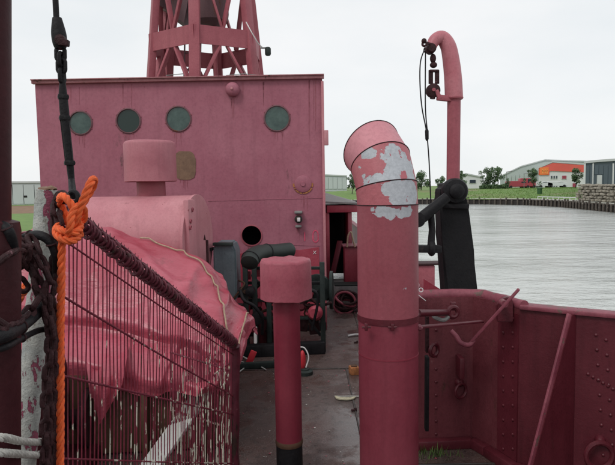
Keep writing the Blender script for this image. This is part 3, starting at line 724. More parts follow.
# lever, bracket and tie bars on the bulwark
lv = thing('locking_lever', 'dark pink steel lever rising over the bulwark rail on its hinge bracket', 'lever', at(505, 310, 3.1))
bm = NB(); a, b = at(519, 289, 2.98), at(471, 342, 3.08); bar(bm, a, b, 0.028, 0.016, bev=0.004); obj('arm', bm, M['rail'], lv)
bm = NB(); P = spline([at(474, 340, 3.08), at(469, 345, 3.07), at(461, 343, 3.06), at(456, 336, 3.08), at(451, 331, 3.1)], 6); tube(bm, P, 0.014, 10); obj('curled_end', bm, M['rail'], lv)
bm = NB(); prism(bm, [at(x, y, 3.12) for x, y in ((497, 322), (513, 322), (513, 300), (508, 297), (503, 299), (497, 305))], V((0.01, .05, 0))); bmesh.ops.bevel(bm, geom=bm.edges[:], offset=0.004, segments=2, affect='EDGES'); obj('bracket', bm, M['bulwark'], lv)
bm = NB(); lathe(bm, at(505, 304, 3.04), [(0.02, 0), (0.02, 0.05), (0.012, 0.056)], 14, V((0, 1, 0))); obj('pivot_bolt', bm, M['rail'], lv)
tb = thing('tie_bar', 'horizontal red flat tie bar running from the big vent clamp to the lever', 'bar', at(440, 326, 3.1))
bm = NB(); bar(bm, at(414, 327.5, 2.72), at(482, 321.5, 3.1), 0.032, 0.012, bev=0.003); obj('flat_bar', bm, M['bulwark'], tb)
bm = NB(); lathe(bm, at(419, 327, 2.72), [(0.016, 0), (0.016, 0.02), (0.008, 0.03)], 6, V((0, -1, 0))); obj('bolt', bm, M['rail'], tb)
hb = thing('bolt_stopper', 'short thick red bolt with eye and ring below the bulwark rail', 'fitting', at(440, 312, 3.04))
bm = NB(); tube(bm, [at(418, 313, 2.98), at(447, 312.5, 3.24)], 0.02, 12); obj('rod', bm, M['bulwark'], hb)
bm = NB(); torus(bm, at(453, 312, 3.24), 0.03, 0.014, V((0.2, -1, 0)), 18, 8); box(bm, at(453, 306, 3.26), (0.03, .03, .05), None, .006); obj('eye', bm, M['bulwark'], hb)
bm = NB(); tube(bm, spline([at(432, 314, 3.24), at(436, 318, 3.20), at(444, 320, 3.20), at(449, 316, 3.24)], 5), 0.012, 8); obj('ring', bm, M['steelgrey'], hb)
bm = NB(); bar(bm, at(427, 316, 3.24), at(427, 352, 3.26), 0.03, 0.02, bev=.004); obj('slide', bm, M['rustdark'], hb)
bm = NB(); bar(bm, at(427, 356, 3.04), at(426.5, 430, 3.06), 0.04, 0.02, bev=.004); obj('drop_bar', bm, M['black'], hb)
bm = NB(); torus(bm, at(434, 350, 3.24), 0.035, 0.012, V((0.8, -1, 0)), 18, 8); obj('shackle', bm, M['bulwark'], hb)
# weeds growing in the deck corner
bm = NB(); rnd = random.Random(5)
for k in range(110):
    c = atz(random.choice([427, 432, 438, 444]), 455, 0)+V((rnd.gauss(0, .05), rnd.gauss(0, .035), 0))
    h = rnd.uniform(0.02, 0.075); a = rnd.uniform(0, 6.28); d = V((math.cos(a), math.sin(a), 0))
    w_ = d.cross(V((0, 0, 1)))*0.003
    bm.faces.new([bm.verts.new(z) for z in (c-w_, c+w_, c+d*h*.5+V((0, 0, h)))])
obj('weeds', bm, M['moss'], smooth=False, kind='stuff', label='green weeds in the deck corner behind the big vent', cat='weeds', norm=False)

# ------------------------------------------------------------------ davit outside the bulwark
dv = thing('davit', 'black footed davit with pink gooseneck pole outside the bulwark', 'davit', (1.12, 3.98, -0.4))
Yd = 3.98
def taper_slab(bm, pts, th):
    P = [at(x, y, Yd-th/2) for x, y in pts]; return prism(bm, P, V((0, th, 0)))
bm = NB(); taper_slab(bm, [(447, 305), (442, 235), (440, 196), (442, 186), (449, 181), (459, 181), (466, 188), (468, 204), (474, 250), (480, 305)], 0.20)
bmesh.ops.bevel(bm, geom=bm.edges[:], offset=0.022, segments=3, affect='EDGES'); obj('foot_timber', bm, M['blackmat'], dv)
bm = NB(); bar(bm, at(464, 300, Yd), V((1.14, 3.98, -0.6)), 0.2, 0.18, bev=0.01); obj('lower_leg', bm, M['blackmat'], dv)
bm = NB(); lathe(bm, at(453.5, 191, Yd-0.09), [(0.088, 0), (0.088, 0.05), (0.078, 0.07), (0.05, 0.075), (0.05, 0.10), (0.03, 0.115), (0, 0.115)], 32, V((0, -1, 0))); obj('hinge_boss', bm, M['black'], dv)
bm = NB(); box(bm, at(455, 206, Yd-0.12), (0.19, 0.03, 0.035), Matrix.Rotation(0.05, 3, 'Y'), 0.006); obj('clamp_plate', bm, M['black'], dv)
bm = NB(); tube(bm, [at(447, 197, Yd-.2), at(436, 206, Yd-.21), at(424, 216, Yd-.22), at(416, 222, Yd-.22)], [0.034, 0.036, 0.04, 0.036], 14); obj('crank_arm', bm, M['black'], dv)
bm = NB(); lathe(bm, at(418, 220, Yd-.26), [(0.05, 0), (0.05, 0.08), (0.03, 0.1), (0, 0.1)], 24, V((0, 1, 0))); obj('arm_boss', bm, M['black'], dv)
bm = NB(); tube(bm, [at(431, 214, Yd-.18), at(432, 230, Yd-.18), at(431, 246, Yd-.18)], [0.024, 0.022, 0.026], 12); torus(bm, at(431.5, 248, Yd-.18), 0.035, 0.022, V((1, 0, 0)), 20, 10); obj('link_rod', bm, M['black'], dv)
bm = NB(); bar(bm, at(405, 248.5, Yd-.18), at(441, 249, Yd-.18), 0.065, 0.05, bev=0.006); obj('cross_beam', bm, M['black'], dv)
bm = NB(); lathe(bm, at(437, 249.5, Yd-.206), [(0.011, 0), (0.011, 0.006)], 12, V((0, -1, 0))); obj('pin', bm, M['whitemark'], dv)
bm = NB(); tube(bm, [at(453, 190, Yd), at(453.5, 140, Yd), at(454, 98, Yd)], 0.046, 24); obj('pole', bm, M['tower'], dv)
bm = NB(); P = spline([at(454, 98, Yd), at(453, 78, Yd), at(451, 60, Yd), at(448, 46, Yd), at(442, 38, Yd), at(435, 40, Yd-.02), at(431, 47, Yd-.03)], 7)
tube(bm, P, [0.062-0.026*(i/(len(P)-1))**1.6 for i in range(len(P))], 24); obj('gooseneck', bm, M['gooseneck'], dv)
bm = NB(); torus(bm, at(454, 98, Yd), 0.05, 0.014, V((0, 0, 1)), 28, 8); obj('collar', bm, M['tower'], dv)
bm = NB(); bar(bm, at(452, 99, Yd-.02), at(437, 97.5, Yd-.05), 0.03, 0.04, bev=.006); bar(bm, at(440, 99, Yd-.05), at(436, 90, Yd-.05), 0.022, 0.03, bev=.004); obj('cleat', bm, M['tower'], dv)
bk = thing('hanging_block', 'rusty pulley block and shackles hanging from the davit gooseneck', 'pulley block', at(433, 50, Yd-.03))
bm = NB(); lathe(bm, at(432, 47.5, Yd-.08), [(0.026, 0), (0.034, 0.015), (0.034, 0.07), (0.026, 0.085)], 20, V((0, 1, 0))); obj('sheave', bm, M['rustdark'], bk)
for (x, y, rx, ry) in ((433, 58.5, 3.0, 4.5), (433.5, 65, 3.6, 3)):
    bm = NB(); bmesh.ops.create_uvsphere(bm, u_segments=14, v_segments=10, radius=1, matrix=Matrix.Translation(at(x, y, Yd-.03)) @ Matrix.Diagonal((rx*Yd/F, 0.02, ry*Yd/F, 1))); obj('swivel', bm, M['rustdark'], bk)
bm = NB()
for x in (430.8, 437): bar(bm, at(x, 70, Yd-.03), at(x, 84, Yd-.03), 0.016, 0.03, bev=.003)
bar(bm, at(429.5, 71, Yd-.03), at(438.5, 71, Yd-.03), 0.03, 0.016, bev=.003); obj('fork', bm, M['rustdark'], bk)
bm = NB(); lathe(bm, at(434, 90, Yd-.06), [(0.032, 0), (0.048, 0.012), (0.048, 0.05), (0.032, 0.062)], 24, V((0, 1, 0))); tube(bm, [at(433, 93, Yd-.03), at(432.5, 99, Yd-.03)], 0.018, 10); obj('cheek', bm, M['rustdark'], bk)
bm = NB(); lathe(bm, at(434, 89.5, Yd-.075), [(0.012, 0), (0.012, 0.10)], 12, V((0, 1, 0))); obj('axle', bm, M['tower'], bk)
ln = thing('signal_halyard', 'thin double line with clip hanging left of the davit', 'line', at(429, 190, Yd-.1))
for P in ([(425, 48), (420.5, 62), (420, 84), (422, 108), (426.5, 132), (429, 160), (430.5, 195), (432, 238)], [(425.5, 52), (425.3, 84), (425.5, 110), (427, 128), (428, 134)]):
    bm = NB(); tube(bm, spline([at(x, y, Yd-.1) for x, y in P], 6), 0.0045, 6); obj('strand', bm, M['black'], ln)
bm = NB(); tube(bm, [at(426.5, 128, Yd-.1), at(426.8, 131, Yd-.1), at(427, 139, Yd-.1), at(427, 141, Yd-.1)], [0.005, 0.013, 0.012, 0.005], 10); obj('swage', bm, M['black'], ln)
bm = NB(); torus(bm, at(424.5, 44, Yd-.1), 0.014, 0.008, V((0.3, 1, 0)), 14, 8); torus(bm, at(425, 50, Yd-.1), 0.014, 0.005, V((1, .3, 0)), 14, 8)
bmesh.ops.create_uvsphere(bm, u_segments=10, v_segments=8, radius=0.018, matrix=Matrix.Translation(at(424, 41, Yd-.1))); bar(bm, at(424, 42, Yd-.1), at(434, 45, Yd-.06), 0.012, 0.012); obj('snap_hook', bm, M['rustdark'], ln)

# fairlead box on the low rail aft of the gap
fl = thing('fairlead_post', 'square red post with thin flat top on the rail behind the big vent', 'post', (1.05, 5.2, 0.5))
bm = NB(); box(bm, (1.07, 5.2, 0.68), (0.2, 0.16, 0.48), None, 0.01); obj('post', bm, M['tower'], fl)
bm = NB(); box(bm, (1.10, 5.2, 0.932), (0.30, 0.2, 0.016), None, 0.003); obj('top_plate', bm, M['rustdark'], fl)
bm = NB(); prism(bm, [at(x, y, 4.3) for x, y in ((424, 279), (440, 289), (440, 296), (424, 296))], V((0, .02, 0))); obj('side_bracket', bm, M['lower'], fl, smooth=False)

# ------------------------------------------------------------------ deckhouse
HR = at(324, 200, 6.5); HR.z = 0; HL = at(38.0, 140, 6.53); HL.z = 0
hu = (HR-HL).normalized(); hn = V((hu.y, -hu.x, 0)).normalized()   # towards the camera
if hn.y > 0: hn = -hn
HZ = onp(322, 79, HR, hn).z
house = thing('deckhouse', 'faded dark pink steel deckhouse with a row of four portholes', 'deckhouse', (HL+HR)/2)
def hpx(px, py, d=0.0): return onp(px, py, HR, hn)+hn*d
def house_uv(q): return ((q-HL).dot(hu), q.z)
holes = [(80.5, 123, 11.5), (128.5, 121, 12), (178.5, 119, 12.3), (277, 118.5, 12.5)]
pxm = 6.6/F
W_ = (HR-HL).length
bm = NB()
def loop(pts):
    vs = [bm.verts.new(HL+hu*u+V((0, 0, z))) for u, z in pts]
    return [bm.edges.new((vs[i], vs[(i+1) % len(vs)])) for i in range(len(vs))]
es = loop([(0, 0.02), (W_, 0.02), (W_, HZ), (0, HZ)])
hc = []
for (x, y, r) in holes+[(251.5, 235.5, 10)]:
    u, z = house_uv(hpx(x, y)); R = r*pxm*0.98; hc.append((u, z, R))
    es += loop([(u+R*math.cos(2*PI*k/32), z+R*math.sin(2*PI*k/32)) for k in range(32)])
bmesh.ops.triangle_fill(bm, edges=es, use_beauty=True)
g = bmesh.ops.extrude_face_region(bm, geom=bm.faces[:])
bmesh.ops.translate(bm, verts=[v for v in g['geom'] if isinstance(v, bmesh.types.BMVert)], vec=-hn*0.05)
obj('front_wall', bm, M['house'], house, smooth=False)
back = -hn*4.2
for nm, a in (('side_wall', HL), ('side_wall', HR-hu*0.05)):
    bm = NB(); prism(bm, [a+V((0, 0, .02))-hn*.052, a+hu*0.05+V((0, 0, .02))-hn*.052, a+hu*0.05+V((0, 0, HZ))-hn*.052, a+V((0, 0, HZ))-hn*.052], back); obj(nm, bm, M['house'], house, smooth=False)
bm = NB(); prism(bm, [HL+back-hn*.06+V((0, 0, .02)), HR+back-hn*.06+V((0, 0, .02)), HR+back-hn*.06+V((0, 0, HZ)), HL+back-hn*.06+V((0, 0, HZ))], -hn*.05); obj('rear_wall', bm, M['house'], house, smooth=False)
bm = NB(); prism(bm, [HL+V((0, 0, HZ+.004)), HR+V((0, 0, HZ+.004)), HR+back+V((0, 0, HZ+.004)), HL+back+V((0, 0, HZ+.004))], V((0, 0, .04))); obj('roof', bm, M['steelgrey'], house, smooth=False)
bm = NB(); a = HL+V((0, 0, HZ+.02))+hn*.022-hu*.02; b = HR+V((0, 0, HZ+.02))+hn*.022+hu*.02
bar(bm, a, b, 0.05, 0.04, bev=.004); bar(bm, a+V((0, 0, .02))+hn*.012, b+V((0, 0, .02))+hn*.012, 0.07, 0.012, bev=.002)
obj('roof_coaming', bm, M['coam'], house)
for (u, z, R), (x, y, r) in zip(hc, holes+[(0, 0, 0)]):
    c = HL+hu*u+V((0, 0, z))
    if r:
        bm = NB(); lathe(bm, c+hn*-0.03, [(R+.010, .031), (R+.010, .036), (R+.004, .040), (R+.001, .043), (R-.006, .043), (R-.009, .034), (R-.009, 0)], 36, hn, caps=False); o = obj('porthole', bm, M['rimdark'], house)
        for k in range(8):
            a_ = 2*PI*k/8+.3; bm = NB(); lathe(bm, c+hn*.006+hu*math.cos(a_)*(R+.014)+V((0, 0, math.sin(a_)*(R+.014))), [(.005, -.006), (.005, .002), (.003, .004), (0, .004)], 8, hn); obj('bolt', bm, M['tower'], o)
        bm = NB(); lathe(bm, c-hn*0.016, [(R-.006, 0), (R-.006, .012)], 36, hn); obj('glass', bm, M['glassdark'] if abs(x-128.5) < 1 else M['glass'], o)
        bm = NB()
    else:
        bm = NB(); lathe(bm, c-hn*0.03, [(R+.012, .031), (R+.012, .04), (R-.001, .042), (R-.001, 0)], 32, hn, caps=False); obj('opening_rim', bm, M['tower'], house)
bm = NB(); box(bm, (HL+HR)/2-hn*0.6+V((0, 0, HZ/2)), (W_*0.96, 0.02, HZ*0.9)); obj('interior_dark_sheet', bm, M['darkhole'], house, smooth=False)  # added near-black sheet, paints in the shade behind the wall openings
# bare patch left by a removed cover, with its hinge line
bm = NB(); c = hpx(185, 165.5, 0.001); r0 = 0.12
pts = []
for k in range(40):
    a = 2*PI*k/40; sx = math.copysign(abs(math.cos(a))**0.6, math.cos(a)); sz = math.copysign(abs(math.sin(a))**0.6, math.sin(a))
    pts.append(c+hu*(sx*0.125+0.006*noise.noise(V((a*3, 0, 0))))+V((0, 0, sz*0.165+0.006*noise.noise(V((0, a*3, 0))))))
prism(bm, pts, hn*0.006); obj('patch_plate', bm, M['brass'], house, 'bare brown rusty patch right of the far mushroom vent')
# white round lamp / knob near the coaming
bm = NB(); lathe(bm, hpx(233, 90, 0.0), [(0.05, 0), (0.078, 0.01), (0.082, 0.04), (0.07, 0.075), (0.04, 0.095), (0, 0.10)], 28, hn); o = obj('bell_dome', bm, M['house'], house, 'small round knob below the roof edge')
bm = NB(); lathe(bm, hpx(233, 90, 0.098), [(0.014, 0), (0.014, 0.02), (0, 0.022)], 12, hn); obj('dome_bolt', bm, M['pinkpale'], o)
bm = NB(); lathe(bm, hpx(303, 184, 0.0), [(0.098, 0), (0.098, 0.014), (0.088, 0.02), (0.03, 0.022), (0.026, 0.034), (0, 0.034)], 32, hn); o = obj('round_cover', bm, M['house'], house)
bm = NB()
for k in range(26):
    a = PI+PI*k/25; 
    if random.random() < .8: box(bm, hpx(303, 184, .006)+hu*math.cos(a)*.108+V((0, 0, math.sin(a)*.108)), (.02, .008, .014))
obj('rust_rim', bm, M['rustorange'], o)
bm = NB(); lathe(bm, hpx(298.5, 219, 0), [(0.04, 0), (0.045, 0.05), (0.034, 0.055), (0.034, 0.1), (0.02, .12), (0, .12)], 20, hn)
o = obj('bulkhead_lamp', bm, M['greengrey'], house); bm = NB(); box(bm, hpx(298.5, 212, .05), (.09, .1, .03), None, .008); box(bm, hpx(298.5, 226, .04), (.07, .08, .025), None, .008); obj('lamp_guard', bm, M['steelgrey'], o)
bm = NB(); box(bm, hpx(299, 219, .125), (.035, .01, .045), None, .004); obj('lens', bm, M['whitemark'], o)
# red-brown runs of wash-down under the portholes and fittings
rnd = random.Random(31)
runs = []
for (x, y, h_, w_) in ((179, 132, 16, 9), (277, 132, 12, 12), (128, 134, 10, 12), (81, 136, 14, 10), (303, 196, 14, 9), (251, 247, 6, 8), (233, 98, 22, 4), (185, 178, 12, 10), (60, 87, 30, 40), (150, 84, 26, 60), (262, 82, 24, 60), (312, 80, 60, 8), (298, 226, 14, 5)):
    for k in range(4 if w_ < 20 else 3): runs.append((x+rnd.uniform(-.5, .5)*w_, y+.3, h_*rnd.uniform(.3, 1.1), rnd.uniform(.5, 1.5)))
for (x, y, h_, w_) in runs:
    a_ = hpx(x, y, .0015); b_ = hpx(x, y+h_, .0015); hw = w_*pxm/2; bm = NB(); n_s = 12; L_ = []
    for k in range(n_s+1):
        q = a_.lerp(b_, k/n_s); ww = hw*(1-k/n_s)**.8*(1+.6*noise.noise(V((k*.9, x, 0))))+.0012; o_ = hw*.3*noise.noise(V((k*.5, x, 5)))
        L_.append((bm.verts.new(q+hu*(o_-ww)), bm.verts.new(q+hu*(o_+ww))))
    for A_, B_ in zip(L_, L_[1:]): bm.faces.new((A_[0], A_[1], B_[1], B_[0]))
    obj('stain', bm, M['stain'], house, smooth=False)
# weld seams
bm = NB()
bm.free()
for (x0, y0, x1, y1) in ((208, 201, 322, 198), (268, 244, 320, 246)):
    bm = NB(); bar(bm, hpx(x0, y0, .001), hpx(x1, y1, .001), .006, .005); obj('weld_seam', bm, M['house'], house)
# corner strip on the right edge, lower skirt in fresher red
bm = NB(); bar(bm, HR+hn*.02+V((0, 0, 0.02)), HR+hn*.02+V((0, 0, HZ-.03)), .03, .03, bev=.004); obj('corner_strip', bm, M['pinkpale'], house)
bm = NB(); bar(bm, hpx(324, 278, .05)+V((0, 0, 0)), hpx(324, 334, .05), .075, .06, bev=.006); obj('corner_post', bm, M['tower'], house)
bm = NB(); a = hpx(236, 255, .003); b = hpx(319, 247, .003)
prism(bm, [V((a.x, a.y, .03)), V((b.x, b.y, .03)), V((b.x, b.y, b.z)), hpx(300, 250, .003), hpx(283, 249, .003), hpx(262, 247, .003), V((a.x, a.y, a.z))], hn*.004); obj('skirt_plate', bm, M['lower'], house, 'fresher red lower wall plate', smooth=False)
# faint painted marks "1 0" and a small white x
bm = NB()
def stroke(x0, y0, x1, y1, w_): bar(bm, hpx(x0, y0, .004), hpx(x1, y1, .004), w_, .002, up=hn)
stroke(304.6, 232, 304.8, 241, .012)
for s in ((313, 233, 313, 240), (318, 233, 318.2, 240), (313, 233, 314.5, 230.5), (318, 233, 316.5, 230.5), (314.5, 230.5, 316.5, 230.5), (313, 240, 314.5, 242), (318.2, 240, 316.5, 242), (314.5, 242, 316.5, 242)): stroke(*s, .012)
obj('painted_number', bm, M['redmark'], house)
bm = NB()
def stroke2(x0, y0, x1, y1, w_): bar(bm, hpx(x0, y0, .012), hpx(x1, y1, .012), w_, .002, up=hn)
stroke2(313.2, 254, 316.2, 250.6, .005); stroke2(313.5, 250.8, 316, 253.8, .005); stroke2(276, 252, 288, 251, .01); obj('painted_cross', bm, M['whitemark'], house)
# fitting high on the right edge
bm = NB(); box(bm, HR+V((0.035, -0.02, 0))+V((0, 0, at(325, 138, 6.5).z)), (.05, .05, .17), None, .006); obj('edge_bracket', bm, M['pinkpale'], house)
# base threshold
bm = NB(); bar(bm, HL+hn*.08+V((0, 0, .05)), HR+hn*.08+V((0, 0, .05)), .1, .1, bev=.01); obj('base_coaming', bm, M['black'], house)

# ------------------------------------------------------------------ lattice tower on the roof
TC = V((at(207.5, 60, 9.0).x, 9.0, HZ+.045)); tw = thing('lattice_tower', 'red steel lattice light tower standing on the deckhouse roof', 'tower', TC)
def hexp(R, z, k, off=math.radians(-92)): a = off+k*PI/3; return V((TC.x+R*math.cos(a), TC.y+R*math.sin(a), z))
zband0, zband1 = at(208, 42.5, 8.1).z, at(208, 23.5, 8.1).z
def RR(z): return 0.94-(z-HZ)*0.10
ztop = zband1+1.55
for k in range(6):
    bm = NB(); a = hexp(RR(HZ+.05), HZ+.05, k); b = hexp(RR(ztop), ztop, k)
    bar(bm, a, b, 0.15, 0.10, up=(a-TC).normalized(), bev=.006); o = obj('leg', bm, M['tower'], tw)
    bm = NB(); bar(bm, a, a+V((0, 0, .03)), .2, .2); obj('foot_plate', bm, M['tower'], o)
for (z0, z1) in ((zband0, zband1), (zband1+1.25, zband1+1.5)):
    for k in range(6):
        R0 = RR((z0+z1)/2)+0.045; bm = NB(); a, b = hexp(R0, z0, k), hexp(R0, z0, k+1); c = V((TC.x, TC.y, z0)); n = ((a+b)/2-c).normalized()
        prism(bm, [a, b, b+V((0, 0, z1-z0)), a+V((0, 0, z1-z0))], n*.015); obj('ring_plate', bm, M['tower'], tw, smooth=False)
def brace(a, b, mat=None):
    bm = NB(); bar(bm, a, b, 0.075, 0.035, bev=.003); obj('brace', bm, mat or M['tower'], tw)
for k in range(6):
    z0, z1 = HZ+.08, zband0+.02
    m_ = (hexp(RR(z1), z1, k)+hexp(RR(z1), z1, k+1))/2
    brace(hexp(RR(z0), z0, k), m_+(hexp(RR(z1), z1, k)-m_)*.12); brace(hexp(RR(z0), z0, k+1), m_+(hexp(RR(z1), z1, k+1)-m_)*.12)
    z0, z1 = zband1-.02, zband1+1.27
    m_ = (hexp(RR(z0), z0, k)+hexp(RR(z0), z0, k+1))/2
    brace(m_, hexp(RR(z1), z1, k)); brace(m_, hexp(RR(z1), z1, k+1))
# platform under the lantern drum, the drum itself and inner post
zp = zband1+0.95
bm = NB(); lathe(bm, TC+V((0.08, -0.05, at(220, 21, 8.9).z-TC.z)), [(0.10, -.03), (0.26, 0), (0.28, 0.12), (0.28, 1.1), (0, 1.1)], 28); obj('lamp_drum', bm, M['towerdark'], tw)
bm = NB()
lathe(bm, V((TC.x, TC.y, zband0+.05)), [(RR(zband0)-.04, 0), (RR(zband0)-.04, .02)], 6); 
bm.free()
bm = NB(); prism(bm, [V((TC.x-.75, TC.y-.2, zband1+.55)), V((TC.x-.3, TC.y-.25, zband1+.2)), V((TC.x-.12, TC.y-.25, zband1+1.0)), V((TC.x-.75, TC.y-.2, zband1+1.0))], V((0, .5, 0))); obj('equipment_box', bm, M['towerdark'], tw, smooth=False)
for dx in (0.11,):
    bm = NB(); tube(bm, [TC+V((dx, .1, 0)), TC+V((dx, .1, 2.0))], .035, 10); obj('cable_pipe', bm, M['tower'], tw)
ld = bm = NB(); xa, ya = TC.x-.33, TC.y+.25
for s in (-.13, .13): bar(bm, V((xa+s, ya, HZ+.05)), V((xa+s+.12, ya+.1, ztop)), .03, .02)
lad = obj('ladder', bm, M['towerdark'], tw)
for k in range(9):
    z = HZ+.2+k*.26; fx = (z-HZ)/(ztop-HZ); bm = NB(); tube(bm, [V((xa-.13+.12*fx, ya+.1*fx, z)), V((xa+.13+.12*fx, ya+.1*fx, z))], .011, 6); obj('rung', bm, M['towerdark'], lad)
# low wire rail round the tower foot
bm = NB()
for (x0, x1) in ((166, 200), (226, 262)): tube(bm, [at(x0, 75.5, 8.3), at((x0+x1)/2, 73.8, 8.3), at(x1, 75.8, 8.3)], .006, 5)
obj('foot_wire', bm, M['steelgrey'], tw)
q = at(268, 50, 8.5)
fl_ = thing('outrigger_lamp', 'small green grey lamp on a bracket at the tower right side', 'lamp', q)
bm = NB(); bar(bm, at(260, 48, 8.5), at(269, 48, 8.5), .02, .02); obj('bracket', bm, M['steelgrey'], fl_)
bm = NB(); lathe(bm, at(268, 55.5, 8.5), [(.035, 0), (.045, .02), (.045, .10), (.03, .12)], 14); obj('housing', bm, M['greengrey'], fl_)
bm = NB(); tube(bm, spline([at(246, 22, 8.2), at(252, 33, 8.2), at(258, 43, 8.3), at(263, 48, 8.5)], 6), .008, 6); obj('cable', bm, M['whitemark'], fl_)

# ------------------------------------------------------------------ big cowl vent
VY = 2.62
vb = V((at(388, 300, VY).x, VY, 0)); cv = thing('cowl_vent', 'tall fat red ventilator with bent hood and peeling silver patches', 'ventilator', vb)
R0 = 30.2*VY/F
def loft(rings, caps=(False, False), n=48):
    bm = NB(); L_ = []
    for (c, d, R) in rings:
        Mx = frame_of(d, V((1, 0, 0))); L_.append([bm.verts.new(c+Mx @ V((R*math.cos(2*PI*k/n), R*math.sin(2*PI*k/n), 0))) for k in range(n)])
    for A_, B_ in zip(L_, L_[1:]):
        for k in range(n): bm.faces.new((A_[k], A_[(k+1) % n], B_[(k+1) % n], B_[k]))
    if caps[0]: bm.faces.new(L_[0])
    if caps[1]: bm.faces.new(L_[-1])
    return bm
z1_, z2_ = at(388, 322, VY-R0).z, at(388, 213, VY-R0).z
up = V((0, 0, 1))
lean = V((0, 0, 0))
def vc(z): return V((vb.x+lean.x*(z-0.8), VY, z))
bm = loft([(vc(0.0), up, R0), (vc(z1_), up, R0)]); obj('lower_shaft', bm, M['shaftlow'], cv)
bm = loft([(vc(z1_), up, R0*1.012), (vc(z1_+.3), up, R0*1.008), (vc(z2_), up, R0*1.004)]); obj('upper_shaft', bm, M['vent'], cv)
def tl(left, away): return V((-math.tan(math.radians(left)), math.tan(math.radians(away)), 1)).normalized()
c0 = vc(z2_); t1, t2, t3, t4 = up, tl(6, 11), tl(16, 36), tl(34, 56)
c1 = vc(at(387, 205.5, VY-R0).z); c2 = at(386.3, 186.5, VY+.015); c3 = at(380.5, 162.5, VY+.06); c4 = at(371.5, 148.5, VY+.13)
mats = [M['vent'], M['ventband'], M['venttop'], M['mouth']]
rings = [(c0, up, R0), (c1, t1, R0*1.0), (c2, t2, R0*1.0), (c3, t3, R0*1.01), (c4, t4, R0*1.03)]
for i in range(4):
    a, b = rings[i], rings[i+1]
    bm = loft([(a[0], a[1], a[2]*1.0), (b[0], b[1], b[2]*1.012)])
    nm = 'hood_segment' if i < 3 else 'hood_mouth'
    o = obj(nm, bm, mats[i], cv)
    bm = NB(); Mx = frame_of(b[1], V((1, 0, 0)))
    pts = [b[0]+Mx @ V((b[2]*1.013*math.cos(2*PI*k/48), b[2]*1.013*math.sin(2*PI*k/48), 0)) for k in range(48)]
    tube(bm, pts, .0028, 6, closed=True); obj('seam_bead', bm, M['rustdark'], o)
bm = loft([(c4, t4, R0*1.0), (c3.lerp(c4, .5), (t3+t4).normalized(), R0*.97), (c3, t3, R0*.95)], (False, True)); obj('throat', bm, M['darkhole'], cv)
for z, m_ in ((z2_, M['post']), (at(388, 237, VY-R0).z if False else z2_-.0, M['post'])):
    pass
bm = NB(); lathe(bm, vc(z1_-.02), [(R0*1.03, 0), (R0*1.03, .028)], 48)
o = obj('clamp_band', bm, M['bulwark'], cv)
for xp in (392, 366):
    bm = NB(); q = at(xp, 326.5, VY-R0*1.0); box(bm, q+V((0, -.006, 0)), (.014, .022, .034), None, .003); tube(bm, [q+V((-.02, -.012, 0)), q+V((.02, -.012, 0))], .005, 6); obj('clamp_bolt', bm, M['bulwark'], o)
bm = NB(); lathe(bm, vc(at(388, 362, VY-R0).z), [(R0*1.012, 0), (R0*1.012, .006)], 48); obj('weld_seam', bm, M['post'], cv)
bm = NB(); lathe(bm, vc(0.0), [(R0*1.35, 0), (R0*1.35, .02), (R0*1.05, .03), (R0*1.03, .08)], 40); obj('base_flange', bm, M['black'], cv)

# ------------------------------------------------------------------ mushroom vents
def wavy_cap(bm, c, R, h, n=48, seed=0, rag=1.0):
    prof = [(0, h*1.0), (R*.5, h*1.0), (R*.88, h*.99), (R*.96, h*.965), (R, h*.91), (R*1.0, h*.5), (R*1.005, h*.1), (R*1.01, 0.0), (R*.97, -.004), (R*.93, .03), (R*.92, h*.8), (0, h*.82)]
    L_ = []
    for (r, z) in prof:
        if r == 0: L_.append([bm.verts.new(c+V((0, 0, z)))]); continue
        ring = []
        for k in range(n):
            a = 2*PI*k/n; nz = noise.noise(V((math.cos(a)*1.6+seed, math.sin(a)*1.6, z*2)))
            rr = r*(1+0.012*nz*rag); zz = z+rag*(0.006*noise.noise(V((math.cos(a)*3, math.sin(a)*3+seed, 0))) if z > h*.8 or z < h*.05 else 0)
            ring.append(bm.verts.new(c+V((rr*math.cos(a), rr*math.sin(a), zz))))
        L_.append(ring)
    for A_, B_ in zip(L_, L_[1:]):
        for k in range(n):
            k2 = (k+1) % n
            if len(A_) == 1: bm.faces.new((A_[0], B_[k], B_[k2]))
            elif len(B_) == 1: bm.faces.new((A_[k], A_[k2], B_[0]))
            else: bm.faces.new((A_[k], A_[k2], B_[k2], B_[k]))
MY = 3.08
c = V((at(286.3, 300, MY).x, MY, 0)); mv = thing('mushroom_vent', 'red mushroom vent with dented cap in the middle of the deck', 'mushroom vent', c, 'mushroom vents')
ztop = at(286, 262, MY-.15).z; zbot = at(286, 303, MY-.15).z; Rc = 25.7*MY/F
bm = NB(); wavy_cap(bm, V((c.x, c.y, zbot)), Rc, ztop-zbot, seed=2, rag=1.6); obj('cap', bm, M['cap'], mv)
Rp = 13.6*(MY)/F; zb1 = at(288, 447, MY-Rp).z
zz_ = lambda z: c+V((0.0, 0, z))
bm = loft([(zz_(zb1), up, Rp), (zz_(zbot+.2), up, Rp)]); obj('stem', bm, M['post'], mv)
bm = NB(); lathe(bm, zz_(zb1-.015), [(Rp*1.02, 0), (Rp*1.05, .01), (Rp*1.05, .02), (Rp*1.01, .03)], 40); obj('stem_band', bm, M['brown'], mv)
bm = NB(); lathe(bm, zz_(0), [(Rp*1.5, 0), (Rp*1.5, .012), (Rp*1.0, .014), (Rp*.99, zb1-.01)], 40); obj('base', bm, M['black'], mv)
FY = 5.3
c = V((at(150.5, 170, FY).x, FY, 1.2)); fv = thing('mushroom_vent', 'pale topped mushroom vent rising from the pink drum casing', 'mushroom vent', c, 'mushroom vents')
ztop = at(150, 139, FY-.2).z; zbot = at(150, 181, FY-.2).z; Rc = 25.2*FY/F
